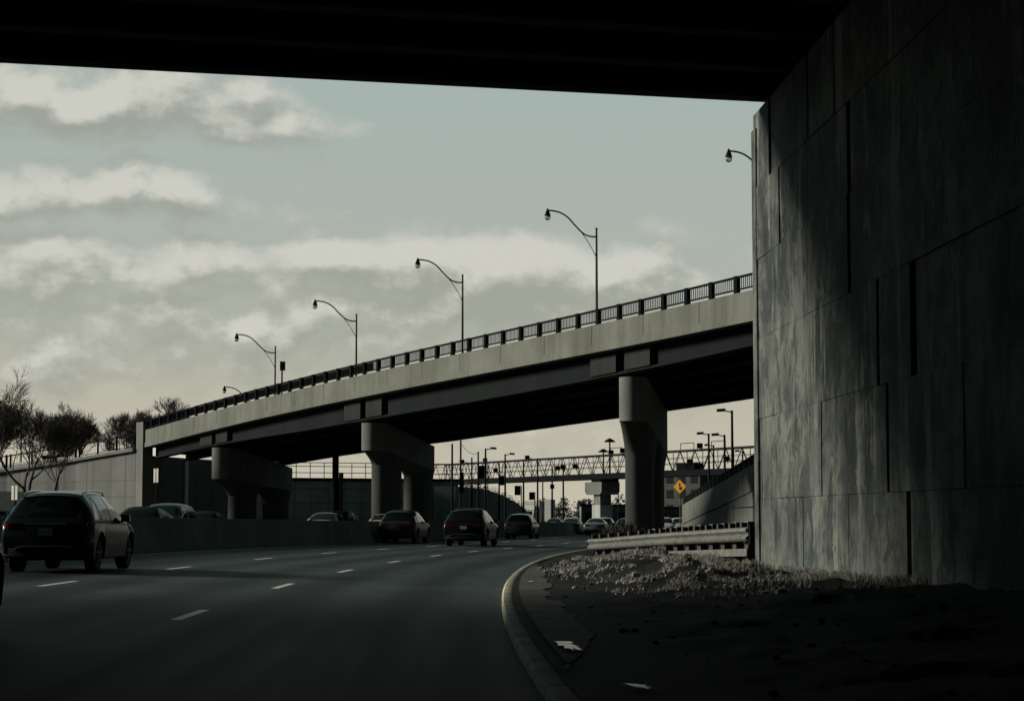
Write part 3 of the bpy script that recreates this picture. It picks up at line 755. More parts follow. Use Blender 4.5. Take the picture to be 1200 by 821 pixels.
            rings = [[Vector((x, yc + r_*math.cos(2*PI*k_/N_), WR + r_*math.sin(2*PI*k_/N_))) for k_ in range(N_)] for x, r_ in ((x0-.045*sd, WR*.58),(x0-.008*sd, WR*.62),(x0-.008*sd, WR*.67),(x0-.04*sd, WR*.69))]
            we.loft(rings, False); we.build('rim', M['rim'], wh, smooth=40)
    mb = MB(); w0 = val('ws', .05)          # rear bumper lower valance and trim
    mb.loft([[Vector((x, R+y, z)) for x, y in ((-w0-.03,.22),(-w0+.02,.03),(-w0+.2,-.035),(0,-.05),(w0-.2,-.035),(w0-.02,.03),(w0+.03,.22))] for z in (.34,.50)], False, False)
    mb.build('rear_bumper', M['trim'], e, smooth=50)
    if chrome:
        mb = MB(); xs = [-.62,-.5,-.3,0,.3,.5,.62]; zz = [.46,.525,.535,.535,.535,.525,.46]; mb.tube([(x, R-.052+.02*abs(x), z) for x, z in zip(xs, zz)], .017, 6); mb.build('bumper_trim', M['chrome'], e, smooth=60)
        mb = MB(); mb.bar((-.42, R-.012, ztl-.0+.06), (.42, R-.012, ztl+.06), .02, .03); mb.build('tailgate_trim', M['chrome'], e)
    if plate:
        pz = ztl - .10
        mb = MB(); mb.box((0, R-.014, pz), (.31,.016,.155)); po = mb.build('licence_plate', M['plate'], e)
        if text: text_mesh('plate_text', text, .105, .001, M['ink'], po, Matrix.Translation((0, R-.0235, pz-.005)) @ Matrix.Rotation(PI/2, 4, 'X'))
    mb = MB(); mb.box((0, L/2-.035, .36 if kind == 'suv' else .32), (1.2,.05,.2)); mb.box((0, L/2-.02, .58 if kind == 'suv' else .52), (.8,.05,.12)); mb.build('grille', M['trim'], e)
    if rails:
        for sd in (1,-1):
            mb = MB(); pts = [surf(y, 9.2) for y in (.62,.72,1.2,1.8,2.4,2.62)]; up = [.0,.05,.055,.055,.05,.0]
            mb.tube([(p.x*sd*.97, p.y, p.z+.02+u_) for p, u_ in zip(pts, up)], .018, 6); mb.build('roof_rail', M['chrome'], e, smooth=60)
    mb = MB(); zt = val('zr', rg[1]); 
    if kind == 'suv':
        mb.loft([[Vector((x, R+y, z)) for x, y, z in ((-.58,.5,zt+.03),(-.56,.34,zt-.005),(0,.27,zt+.025),(.56,.34,zt-.005),(.58,.5,zt+.03))], [Vector((x, R+y, z)) for x, y, z in ((-.58,.5,zt-.02),(-.56,.36,zt-.03),(0,.30,zt-.01),(.56,.36,zt-.03),(.58,.5,zt-.02))]], False, False)
        mb.build('spoiler', pm_, e)
    return e
def place(x, y, away=True):
    s, t = st(x, y); return (x, y, gz(x, y)), heading(s) + (0 if away else PI)
DARK = (.010,.013,.015)
def put(kind, x, y, away, *a, **k):
    """x, y: the end of the car nearest to the camera"""
    h = place(x, y, True)[1]; L = 4.66 if kind == 'suv' else 4.7
    c = Vector((x, y, 0)) + Vector((-math.sin(h), math.cos(h), 0))*L/2*k.get('S', 1)
    l, rz = place(c.x, c.y, away); return car(kind, a[0], a[1], a[2], l, rz, *a[3:], **k)
G1 = 'cars driving away on the road'
put('suv', -9.3, 41.0, True, 'passenger_car', 'dark blue black sport utility car with roof rails, nearest whole car on the left', 'car', (.012,.020,.026), text='ZATA 971', rails=True, group=G1)
put('suv', -5.75, 102, True, 'passenger_car', 'dark grey hatchback style car beside the barrier in front of the middle pier', 'car', (.03,.034,.036), .3, group=G1, chrome=False, plate=False)
put('suv', -2.25, 95, True, 'passenger_car', 'black sport utility car with white plate and bright lower bumper line', 'car', (.008,.009,.010), group=G1, S=1.06)
put('suv', .36, 131, True, 'passenger_car', 'dark crossover car ahead of the truck front with a pale roof edge', 'car', (.03,.036,.036), group=G1, chrome=False, plate=False, S=.97)
put('sedan', 4.95, 178, True, 'passenger_car', 'grey green saloon car in front of the tee shaped pier', 'car', (.09,.11,.105), .3, group=G1, chrome=False)
put('sedan', 6.85, 172, True, 'passenger_car', 'silver saloon car with a red tail light beside the brush mound', 'car', (.22,.23,.23), .3, group=G1, chrome=False)
put('suv', 9.6, 215, True, 'passenger_car', 'white wagon with a dark back window beyond the silver saloon', 'car', (.62,.64,.62), .3, group=G1, chrome=False, plate=False)
put('suv', 6.6, 235, True, 'passenger_car', 'pale car roof showing just above the grey green saloon', 'car', (.5,.52,.5), .3, group=G1, chrome=False, plate=False)
put('sedan', 8.55, 156, True, 'passenger_car', 'dark car with a bright roof half hidden behind the brush mound', 'car', (.03,.033,.034), .3, group=G1, chrome=False)
e = car('suv', 'passenger_car', 'black car cut off by the left picture edge, only its front corner showing', 'car', (-5.97, 18.9, gz(-5.97,18.9)), heading(18.9), (.008,.009,.010), group=G1)
G2 = 'oncoming cars beyond the barrier'
put('suv', -14.15, 80, False, 'oncoming_car', 'dark car with a bright windscreen in the sun by the abutment', 'car', (.02,.022,.023), .3, group=G2, chrome=False, plate=False)
put('sedan', -13.4, 71, False, 'oncoming_car', 'dark low car nose behind the front of the large sport utility car', 'car', (.006,.007,.008), .5, group=G2, chrome=False, plate=False)
put('sedan', -16.2, 104, False, 'oncoming_car', 'black car with a pale headlight in the shade beneath the overpass', 'car', (.006,.007,.008), .5, group=G2, chrome=False, plate=False)
put('sedan', -9.55, 99, False, 'oncoming_car', 'pale roofed low car peeking over the barrier right of the dark post', 'car', (.34,.35,.34), .3, group=G2, chrome=False, plate=False)
put('suv', -11.6, 131, False, 'oncoming_car', 'dark car visible through the opening between the first pier columns', 'car', (.008,.009,.01), .5, group=G2, chrome=False, plate=False)
put('sedan', -8.1, 122, False, 'oncoming_car', 'white low car at the left foot of the middle pier', 'car', (.5,.5,.5), .3, group=G2, chrome=False, plate=False)
put('suv', -17.6, 66, False, 'oncoming_car', 'dark car roof behind the white van at the left edge', 'car', (.006,.007,.008), .5, group=G2, chrome=False, plate=False)
put('sedan', 3.9, 205, False, 'oncoming_car', 'small white oncoming car below the white trailer', 'car', (.5,.5,.49), .3, group=G2, chrome=False, plate=False)
put('sedan', 4.8, 225, False, 'oncoming_car', 'small grey oncoming car right of the white oncoming car', 'car', (.2,.21,.21), .3, group=G2, chrome=False, plate=False)
G3 = 'cars standing beyond the guardrail pier'
for i, (x, y, c, l) in enumerate(((14.1, 190, (.55,.56,.55), 'white car facing us just right of the guardrail pier'), (15.9, 196, (.48,.5,.5), 'pale car facing us under the yellow sign'))):
    car('suv', 'standing_car', l, 'car', (x, y, gz(x, y)), PI-.1, c, .3, chrome=False, plate=False, group=G3)

# white van at the left edge and trucks far ahead
def box_truck(name, label, loc, rz, L, W_, H, cab=True):
    e = empty(name, loc, rz, label, 'truck')
    b = MB(); b.box((0, -L/2-1.0, 1.15+(H-1.15)/2), (W_, L, H-1.15)); b.build('cargo_box', M['truck_white'], e)
    if cab:
        b = MB(); pr = [(.55,.55),(2.2,.55),(2.2,1.45),(1.5,1.75),(.95,2.75),(-.8,2.95),(-.8,.55)]
        b.loft([[Vector((x, y, z)) for y, z in pr] for x in (-W_*.45,-W_*.42,W_*.42,W_*.45)]); b.build('cab', M['truck_white'], e)
        b = MB(); b.add([(-.95,1.52,1.82),(.95,1.52,1.82),(.88,1.0,2.72),(-.88,1.0,2.72)], [(0,1,2,3)]); b.build('windshield', M['glass'], e)
        b = MB(); b.box((0,2.22,1.0), (1.3,.06,.8)); b.build('grille', M['trim'], e)
        b = MB(); b.box((0,2.3,.5), (W_*.95,.2,.3)); b.build('bumper', M['chrome'], e)
        b = MB(); pr = [(-.8,2.95),(.5,2.9),(-.2,3.6),(-.8,3.7)]; b.loft([[Vector((x, y, z)) for y, z in pr] for x in (-.95,.95)]); b.build('roof_fairing', M['truck_white'], e)
        for sd in (-1,1):
            b = MB(); b.bar((sd*W_*.45,1.1,2.2),(sd*(W_*.45+.25),1.2,2.2),.04,.04); b.box((sd*(W_*.45+.28),1.2,2.0),(.16,.12,.6)); b.build('mirror', M['trim'], e)
            b = MB(); b.box((sd*.95,2.24,.95),(.34,.06,.22)); b.build('headlight', M['head'], e)
    for yy in ((1.2, -L-.2, -L+1.0) if cab else (-L-.2, -1.8)):
        for sd in (-1,1):
            b = MB(); x0 = sd*W_*.46; b.tube([(x0-.3*sd, yy, .5),(x0, yy, .5)], .5, 18); b.build('wheel', M['tyre'], e, smooth=40)
    return e
x, y = 2.75, 325; box_truck('white_truck', 'white lorry facing us with a dark windscreen behind the crossover car', (x, y, gz(x,y)), PI-.40, 2.2, 2.6, 4.35)
x, y = 5.3, 338; box_truck('white_truck', 'plain white trailer box standing right of the white lorry', (x, y, gz(x,y)), PI-.40, 2.0, 1.5, 4.7, cab=False)
x, y = -17.2, 62; box_truck('white_van', 'white van with a flat top at the left edge behind the barrier', (x-.9, y, gz(x,y)), PI-.7, 4.2, 2.0, 1.75, cab=False)

# ------------------------------------------------------------------ guardrail by the wall
GP = [(5.06,43.9,1.10),(4.5,47.2,1.02),(3.8,50.6,.93),(3.05,54.0,.82),(2.45,56.6,.73),(2.22,58.0,.70),(2.30,59.4,.70),(2.75,62,.72),(3.4,66,.72),(4.2,71,.70)]
def gpt(t):
    t = min(max(t, 0), len(GP)-1.001); i = int(t); fr = t-i; a0, a1, a2, a3 = (Vector(GP[min(max(i+q,0),len(GP)-1)]) for q in (-1,0,1,2))
    return .5*((2*a1)+(-a0+a2)*fr+(2*a0-5*a1+4*a2-a3)*fr*fr+(-a0+3*a1-3*a2+a3)*fr**3)
gr = empty('guardrail', (5.06,43.9,.2), 0, 'weathered steel guardrail bending round in front of the tallest pier', 'guardrail')
g0 = gr.location.copy()
b = MB(); rings = []
for t in np.linspace(0, 9, 80):
    p = gpt(t); q = gpt(t+.02) - gpt(t-.02); n_ = Vector((-q.y, q.x, 0)).normalized()
    if t < 5 and n_.x > 0: n_ = n_
    prof = [(0,0),(.045,-.02),(.075,-.055),(.075,-.085),(.02,-.13),(0,-.155),(.02,-.18),(.075,-.225),(.075,-.255),(.045,-.29),(0,-.312),(-.006,-.312),(.036,-.285),(.064,-.25),(.064,-.228),(.01,-.18),(-.01,-.155),(.01,-.13),(.064,-.082),(.064,-.058),(.036,-.024),(-.006,0)]
    rings.append([p - g0 + n_*a + Vector((0,0,z)) for a, z in prof])
b.loft(rings); b.build('rail_beam', M['galv'], gr, smooth=50)
b = MB(); rings = []
for t in np.linspace(.05, 3.2, 24):
    p = gpt(t); q = gpt(t+.02) - gpt(t-.02); n_ = Vector((-q.y, q.x, 0)).normalized()
    rings.append([p - g0 + n_*a + Vector((0,0,z)) for a, z in ((0,-.46),(.03,-.46),(.03,-.62),(0,-.62))])
b.loft(rings); b.build('lower_rail', M['galv'], gr)
b = MB(); p = gpt(0) - g0; b.box((p.x+.05, p.y-.12, p.z-.16), (.12,.34,.42)); b.build('end_shoe', M['rail_dark'], gr)
L_ = 0; last = gpt(0); ts = []; acc = .3
for t in np.linspace(0, 9, 900):
    p = gpt(t); acc += (p-last).length; last = p
    if acc >= .95: ts.append(t); acc = 0
for k_, t in enumerate(ts):
    tall = .11 if k_ < 9 else -.02
    p = gpt(t); q = gpt(t+.02) - gpt(t-.02); n_ = Vector((-q.y, q.x, 0)).normalized(); c = p - n_*.21 - g0; rot = Matrix.Rotation(math.atan2(n_.y, n_.x), 3, 'Z')
    b = MB(); b.box((c.x, c.y, (p.z + tall - .3)/2 - g0.z), (.17,.28, p.z + tall + .3), rot); b.build('post', M['wood'], gr)
    b = MB(); c2 = p - n_*.075 - g0; b.box((c2.x, c2.y, c2.z - .10), (.14,.14,.42), rot); b.build('block', M['wood'], gr)
# pale caps standing in for the sunlit tops of the posts
sc_ = MB()
for t in ts[:9]:
    p = gpt(t); q = gpt(t+.02) - gpt(t-.02); n_ = Vector((-q.y, q.x, 0)).normalized(); c = p - n_*.21; sc_.box((c.x-g0.x, c.y-g0.y, p.z+.121-g0.z), (.165,.27,.02), Matrix.Rotation(math.atan2(n_.y, n_.x), 3, 'Z'), taper=.97)
sc_.build('sunlit_caps', M['parapet'], gr)

# matted dry grass along the wall and guardrail
def blades(name, mat, n, place_fn, hmin, hmax, w, seed, lean=.8):
    rg_ = random.Random(seed); b = MB()
    for _ in range(n):
        p = place_fn(rg_)
        if p is None: continue
        h = rg_.uniform(hmin, hmax); a = rg_.uniform(0, 2*PI); dv = Vector((math.cos(a), math.sin(a), 0)); sd = Vector((-dv.y, dv.x, 0))*w
        l = rg_.uniform(.2, 1)*lean*h; m_ = p + dv*l*.4 + Vector((0,0,h*.75)); tp = p + dv*l + Vector((0,0,h*rg_.uniform(.55,1)))
        b.add([p - sd, p + sd, m_ + sd*.7, m_ - sd*.7, tp], [(0,1,2,3),(3,2,4)])
    o = b.build(name, mat); return tag(o, kind='stuff')
def pl1(rg_):
    t = rg_.uniform(0, 5.6); p = gpt(t); q = gpt(t+.02)-gpt(t-.02); n_ = Vector((-q.y, q.x, 0)).normalized()
    o = abs(rg_.gauss(.1, .95)); x = p + n_*o
    if mn.noise(Vector((x.x*.9, x.y*.45, 4))) + .25*mn.noise(Vector((x.x*4, x.y*2, 1))) < -.05 + .25*max(0, o-.8): return None
    s, d_ = st_d(x.x, x.y)
    if d_ < .9: return None
    return verge_z(s, d_)
o = blades('dry_grass', M['grass'], 24000, pl1, .04, .16, .005, 5, 1.8); tag(o, 'matted pale dry grass below the steel guardrail', 'grass')
def pl2(rg_):
    a = rg_.uniform(-1.5, 9) if rg_.random() < .7 else rg_.uniform(4, 16); o = abs(rg_.gauss(.0, 1.1)) + .05; x = wl(a, o, 0)
    if mn.noise(Vector((x.x*.9, x.y*.5, 8))) + .25*mn.noise(Vector((x.x*4, x.y*2, 1))) < -.05 + .25*max(0, o-.9): return None
    return verge_z(*st_d(x.x, x.y))
def pl4(rg_):
    x = rg_.gauss(2.95, .55); y = rg_.gauss(34, 2.4)
    if rg_.random() < .3: x = rg_.gauss(1.9, .5); y = rg_.gauss(46, 3)
    if mn.noise(Vector((x*2.2, y*.8, 5))) + .3*mn.noise(Vector((x*6, y*2.5, 1))) < .06: return None
    return verge_z(*st_d(x, y))
o = blades('dry_grass', M['grass'], 16000, pl4, .03, .11, .006, 8, 1.8); tag(o, 'matted pale dry grass on the low heap before the guardrail end', 'grass')
o = blades('dry_grass', M['grass'], 26000, pl2, .04, .16, .005, 6, 1.8); tag(o, 'matted pale dry grass along the foot of the tall stained wall', 'grass')
def pl3(rg_):
    a = rg_.uniform(0, 1); r_ = math.sqrt(rg_.random()); an = rg_.uniform(0, 2*PI); x = 4.55 + 1.35*r_*math.cos(an); y = 84 + 6*r_*math.sin(an)
    h = max(0, 1 - r_*r_)*.95; return Vector((x, y, gz(x, y) + rg_.random()*h))
o = blades('dead_weeds', M['weed'], 7000, pl3, .12, .4, .012, 9, .7); tag(o, 'dark mound of dead brush behind the guardrail bend', 'brush')
mo = MB()
rings = []
for j in range(7):
    r_ = 1 - j/6; zz = .95*(1 - r_*r_)
    rings.append([(4.55+1.35*r_*math.cos(2*PI*k_/24)*(1+.12*mn.noise(Vector((k_*.6,j,0)))), 84+6*r_*math.sin(2*PI*k_/24), gz(4.55,84)-.1+zz+.06*mn.noise(Vector((k_,j,3)))) for k_ in range(24)])
mo.loft(rings); tag(mo.build('earth_mound', M['dirt'], smooth=80), kind='structure')

def rubble(name, lab, fn, n, seed):
    rg_ = random.Random(seed); b = MB()
    for _ in range(n):
        p = fn(rg_)
        if p is None: continue
        r_ = min(.065, .012 + rg_.expovariate(70)); rings = []
        for j in range(4):
            t = -1.2 + 2.4*j/3; rings.append([p + Vector((r_*1.2*math.cos(t)*math.cos(k_*PI/3+j)*rg_.uniform(.7,1.2), r_*1.2*math.cos(t)*math.sin(k_*PI/3+j)*rg_.uniform(.7,1.2), r_*.8*math.sin(t) + r_*.3)) for k_ in range(6)])
        b.loft(rings)
    return tag(b.build(name, M['rubble']), lab, 'rubble', kind='stuff')
rubble('rubble', 'pale broken rubble heaped below the steel guardrail', pl1, 4200, 31)
rubble('rubble', 'pale broken rubble on the low heap before the guardrail end', pl4, 3000, 33)
rubble('rubble', 'pale broken rubble scattered along the foot of the stained wall', pl2, 3800, 32)
# clods and stones on the verge
cl = MB(); rg_ = random.Random(21)
for _ in range(150):
    s = rg_.uniform(12, 58); d_ = rg_.uniform(.9, 6.0); p = verge_z(s, d_); r_ = rg_.uniform(.012, .05)*(1.6 if rg_.random() < .1 else 1)
    cl.sphere((p.x, p.y, p.z + r_*.2), r_, 6, 4, (rg_.uniform(.7,1.3), rg_.uniform(.7,1.3), .6))
tag(cl.build('stones', M['dirt'], smooth=30), 'scattered small stones on the dark verge', 'stones', kind='stuff')

# ------------------------------------------------------------------ the ramp wall on the right
rp = empty('ramp_wall', (13.3,160,0), 0, 'pale concrete ramp wall with dark railing rising towards the near wall', 'wall')
org = Vector((13.3,160,0)); RX = [(160,2.25),(150,2.69),(140,3.13),(130,3.57),(120,4.01),(110,4.45),(95,5.1)]
def rpx(y): return 13.3 + (160-y)*.004
b = MB(); b.loft([[(rpx(y)-.06-13.3, y-160, z-1.45),(rpx(y)-.06-13.3, y-160, z),(rpx(y)+.35-13.3, y-160, z),(rpx(y)+.35-13.3, y-160, z-1.45)] for y, z in RX]); b.build('parapet', M['parapet'], rp)
b = MB(); b.loft([[(rpx(y)+.03-13.3, y-160, -.5),(rpx(y)+.03-13.3, y-160, max(-.4,z-1.452)),(rpx(y)+6-13.3, y-160, max(-.4,z-1.452)),(rpx(y)+6-13.3, y-160, -.5)] for y, z in RX]); b.build('wall_face', M['pier'], rp)
b = MB()
for y in (145,135,125,115,105): b.bar((rpx(y)+.02-13.3, y-160, -.3),(rpx(y)+.02-13.3, y-160, float(np.interp(-y, [-q for q, _ in RX], [z for _, z in RX]))-1.5), .10, .03, up=(1,0,0))
b.bar((.03, -15, .9),(.2, -60, .9), .02, .05); b.bar((.03,-30,1.9),(.2,-60,1.9), .02, .05)
b.build('joint_line', M['trim'], rp)
b = MB(); b.loft([[(rpx(y)+.08-13.3, y-160, z+.50),(rpx(y)+.08-13.3, y-160, z+.62),(rpx(y)+.2-13.3, y-160, z+.62),(rpx(y)+.2-13.3, y-160, z+.50)] for y, z in RX]); b.build('top_rail', M['rail_dark'], rp)
b = MB(); b.loft([[(rpx(y)+.12-13.3, y-160, z+.06),(rpx(y)+.12-13.3, y-160, z+.48),(rpx(y)+.15-13.3, y-160, z+.48),(rpx(y)+.15-13.3, y-160, z+.06)] for y, z in RX]); b.build('railing_screen', M['rail_dark'], rp)
pm = None
for y in np.arange(159, 96, -2.5):
    z = float(np.interp(-y, [-q for q, _ in RX], [z for _, z in RX]))
    if pm is None: f_ = MB(); f_.box((0,0,.28),(.16,.2,.6)); po = pm = f_.build('post', M['rail_dark'], rp)
    else: po = pm.copy(); C.objects.link(po); po.parent = rp
    po.location = (rpx(y)+.14-13.3, y-160, z)

# ------------------------------------------------------------------ warning sign and marker signs
sg = empty('warning_sign', (13.45,164.5,gz(13.45,164.5)), -.55, 'yellow diamond road sign with a black arrow mark below the steel truss', 'road sign')
cz = 1.3 + 36*164.5/2400 - sg.location.z
b = MB(); h = .56; b.loft([[(0,-.02,cz-h),(h,-.02,cz),(0,-.02,cz+h),(-h,-.02,cz)],[(0,.01,cz-h),(h,.01,cz),(0,.01,cz+h),(-h,.01,cz)]]); b.build('sign_plate', M['ochre'], sg)
b = MB(); pts = [(-.05,-.27),(.10,-.27),(.10,-.02),(.04,.10),(.04,.14),(.12,.12),(.0,.34),(-.13,.12),(-.05,.14),(-.05,-.27)]
b.add([(x, -.024, cz+z) for x, z in pts[:-1]], [tuple(range(len(pts)-1))]); b.bar((.06,-.026,cz-.25),(.15,-.026,cz-.02),.01,.07,up=(0,1,0)); b.build('sign_symbol', M['black'], sg)
b = MB(); b.tube([(0,.04,-.2),(0,.04,cz+.3)], .04, 8); b.build('post', M['pole'], sg)
for (x, y, zc, hh, ww, lab) in ((-14.75, 61, 2.03, .42, .36, 'pair of narrow white marker panels on a post at the left edge'), (-21.7, 125.2, 3.85, .85, .52, 'white square sign back split by its dark post before the abutment')):
    z0 = gz(x, y); e = empty('marker_sign', (x, y, z0), -.85, lab, 'road sign')
    b = MB(); b.box((-ww*.3, -.03, zc-z0), (ww*.42, .02, hh)); b.build('panel', M['signwhite'], e)
    b = MB(); b.box((ww*.3, -.03, zc-z0), (ww*.42, .02, hh)); b.build('panel', M['signwhite'], e)
    b = MB(); b.tube([(0,0,-.2),(0,0,zc-z0+hh*.45)], .035, 8); b.build('post', M['pole_dark'], e)

# ------------------------------------------------------------------ far walls
fw = empty('noise_wall', (-26,232,0), 0, 'dark teal panelled wall seen between the overpass piers', 'wall')
b = MB(); a, c = Vector((-30,222,0)), Vector((-6.2,232,0)); n_ = Vector((c-a).cross(Vector((0,0,1)))).normalized(); n_ = n_ if n_.y < 0 else -n_; fo_ = fw.location
b.bar(a + Vector((0,0,2.3)), c + Vector((0,0,2.3)), .6, 6.0); relb(b, fo_).build('wall_face', M['far_wall'], fw)
b = MB(); b.bar(a + n_*.1 + Vector((0,0,5.45)), c + n_*.1 + Vector((0,0,5.45)), .9, .35); relb(b, fo_).build('coping', M['rail_dark'], fw)
b = MB(); L = (c-a).length
for k_ in np.arange(1, L, 1.9): p = a + (c-a)*(k_/L) + n_*.303; b.bar(p + Vector((0,0,-.5)), p + Vector((0,0,5.2)), .04, .01, up=n_)
for zz in (1.2, 2.9, 4.4): b.bar(a + n_*.303 + Vector((0,0,zz)), c + n_*.303 + Vector((0,0,zz)), .01, .05)
relb(b, fo_).build('joint_line', M['trim'], fw)
b = MB()
for zz in (6.2, 6.9, 7.3): b.bar(a + Vector((0,0,zz)), c + Vector((0,0,zz)), .07, .08)
for k_ in np.arange(.5, L, 1.6): p = a + (c-a)*(k_/L); b.bar(p + Vector((0,0,5.6)), p + Vector((0,0,7.3)), .08, .08)
relb(b, fo_).build('railing', M['pole_dark'], fw)
gw = MB(); pts = [(-6.2,228,4.75),(-4.2,243,4.75),(-2.6,258,4.6),(-1.0,273,4.15),(.6,288,3.35),(2.0,303,2.4),(3.2,316,1.2)]
gw.loft([[(x,y,-1.2),(x,y,z),(x-2.5,y+.4,z),(x-2.5,y+.4,-1.2)] for x, y, z in pts])
tag(gw.build('curved_wall', M['green_wall'], smooth=30), 'dark green wall whose rounded top drops towards the white lorry', 'wall')
hb = MB(); rg_ = random.Random(4)
for _ in range(1500):
    t = rg_.random()*5.6; i = int(t); fr = t-i; q = Vector(pts[i])*(1-fr)+Vector(pts[i+1])*fr; c = q + Vector((-rg_.random()*2, 0, rg_.random()**2*.75)); r_ = rg_.uniform(.08,.22)
    hb.add([c + Vector((rg_.uniform(-r_,r_), rg_.uniform(-r_,r_), rg_.uniform(-r_,r_))) for _ in range(3)], [(0,1,2)])
tag(hb.build('wall_top_shrubs', M['weed']), 'low dark shrubs growing along the top of the green wall', 'shrubs', kind='stuff')

# ------------------------------------------------------------------ steel truss bridge and its tee pier
TA, TZ_ = Vector((-9.5,263,0)), Vector((24.5,190.5,0)); TL = (TZ_-TA).length; td = (TZ_-TA)/TL; tn = Vector((td.y,-td.x,0)); tn = tn if tn.y < 0 else -tn
tb_ = empty('truss_bridge', TA, 0, 'dark steel truss bridge crossing the road far beyond the overpass', 'bridge')
zb_, zt_ = 5.72, 7.95
def tp(k_, o, z): return td*k_ + tn*o + Vector((0,0,z))
b = MB(); b.bar(tp(0,.9,zb_-.02), tp(TL,.9,zb_-.02), .25, .62); b.bar(tp(0,-.9,zb_-.02), tp(TL,-.9,zb_-.02), .25, .62); b.bar(tp(0,0,zb_+.1), tp(TL,0,zb_+.1), 1.6, .1); b.build('bottom_beam', M['rail_dark'], tb_)
b = MB(); b.bar(tp(0,.9,zt_), tp(TL,.9,zt_), .12, .14); b.bar(tp(0,-.9,zt_), tp(TL,-.9,zt_), .12, .14); b.build('top_chord', M['pole_dark'], tb_)
b = MB(); N_ = 27
for o in (.9,-.9):
    for k_ in range(N_):
        a, c = TL*k_/N_, TL*(k_+1)/N_; m_ = (a+c)/2
        b.bar(tp(a,o,zb_+.2), tp(m_,o,zt_), .055, .055); b.bar(tp(m_,o,zt_), tp(c,o,zb_+.2), .055, .055)
        if k_ % 2 == 0: b.bar(tp(a,o,zb_), tp(a,o,zt_), .07, .07)
    b.bar(tp(0,o,6.7), tp(TL,o,6.7), .05, .05); b.bar(tp(0,o,7.25), tp(TL,o,7.25), .04, .04)
b.build('lattice', M['rail_dark'], tb_)
rg_ = random.Random(12)
for k_ in (6,13,20,25,33,38,41,46,52,57,63,68,73):
    b = MB(); o = rg_.choice((.9,-.9)); z = zt_ + .35 if rg_.random() < .55 else 6.9
    b.box(tp(k_,o+.15,z), (.55,.4,.5)); b.bar(tp(k_,o,z-.5), tp(k_,o,z), .06, .06); b.build('lamp_box', M['rail_dark'], tb_)
for k_ in (49, 55, 64, 70):
    b = MB(); b.bar(tp(k_,.9,zt_), tp(k_,.9,zt_+.7), .07, .07); b.bar(tp(k_+2.6,.9,zt_), tp(k_+2.6,.9,zt_+.7), .07, .07); b.bar(tp(k_,.9,zt_+.7), tp(k_+2.6,.9,zt_+.7), .07, .07); b.build('hoop', M['pole_dark'], tb_)
kx = .585*TL - 1.5; pc = TA + td*kx
tpier = empty('tee_pier', (pc.x, pc.y, gz(pc.x, pc.y)), math.atan2(td.y, td.x), 'pale tee shaped concrete pier holding up the steel truss bridge', 'bridge pier'); z0 = tpier.location.z
b = MB(); pr = [(-1.95,5.1),(-1.95,4.05),(-1.5,3.75),(1.5,3.75),(1.95,4.05),(1.95,5.1)]; b.loft([[(x, y, z-z0) for x, z in pr] for y in (-1.1,1.1)]); b.build('cap', M['pier'], tpier)
b = MB(); b.box((0,0,3.2-z0), (1.5,1.3,1.1)); b.build('stem', M['pier'], tpier)
b = MB(); b.box((0,0,(2.65-z0)/2-.1), (1.9,1.5,2.65-z0+.2)); b.build('base_column', M['far_wall'], tpier)
b = MB(); b.box((0,0,5.32-z0), (2.0,1.6,.44)); b.build('bearing_block', M['rail_dark'], tpier)

# ------------------------------------------------------------------ far lamps, poles and signals
def street_lamp(label, x, y, ztop, arm, head='box'):
    z0 = gz(x, y) - .1; e = empty('street_lamp', (x, y, z0), 0, label, 'street lamp', 'box headed street lamps beyond the overpass')
    b = MB(); b.tube([(0,0,-.3),(0,0,ztop-z0)], [.13,.085], 8); b.build('pole', M['pole_dark'], e, smooth=50)
    b = MB(); b.tube([(0,0,ztop-z0-.12),(arm*.55,0,ztop-z0-.02)], .05, 6); b.build('arm', M['pole_dark'], e)
    b = MB(); b.loft([[(arm*.45,-.2,ztop-z0-.06),(arm*.45,.2,ztop-z0-.06),(arm*.45,.2,ztop-z0+.14),(arm*.45,-.2,ztop-z0+.14)],[(arm,-.26,ztop-z0-.10),(arm,.26,ztop-z0-.10),(arm,.26,ztop-z0+.10),(arm,-.26,ztop-z0+.10)]]); b.build('lamp_head', M['rail_dark'], e)
def at(u, v, y): return ((u-600)/2400*y, y, 1.3 + (606-v)/2400*y)
FL = [(569,525.5,205,1.1,'tall box headed lamp beyond the truss, farthest left of the row'),(592,532,225,1.05,'box headed lamp second in the row beyond the middle pier'),(613.5,538,245,1.05,'box headed lamp right of the second in the row above the white lorry'),
      (858,481,150,-1.1,'tallest box headed lamp close to the near wall'),(830.5,508,175,-1.0,'box headed lamp left of a matching one above the ramp wall'),(849,509.5,168,-1.05,'box headed lamp between two others above the ramp wall'),(836,521.5,210,-.9,'small box headed lamp half hidden among the ramp lamps'),(870,528.5,220,-.8,'smallest box headed lamp touching the edge of the near wall')]
for u, v, y, arm, lab in FL: x, y, z = at(u, v, y); street_lamp(lab, x, y, z, arm)
for u, v, y, lab in ((714.5,517,330,'taller high mast light with a disc head left of the guardrail pier'),(707,529,360,'shorter high mast light with a disc head left of the guardrail pier')):
    x, y, z = at(u, v, y); z0 = gz(x, y)-.3; e = empty('high_mast_light', (x, y, z0), 0, lab, 'mast light', 'high mast lights in the distance')
    b = MB(); b.tube([(0,0,-.5),(0,0,z-z0)], [.22,.12], 8); b.build('mast', M['pole_dark'], e, smooth=50)
    b = MB(); b.tube([(0,0,z-z0-.15),(0,0,z-z0+.1),(0,0,z-z0+.45)], [.95,.75,.15], 14); b.build('lamp_ring', M['rail_dark'], e)
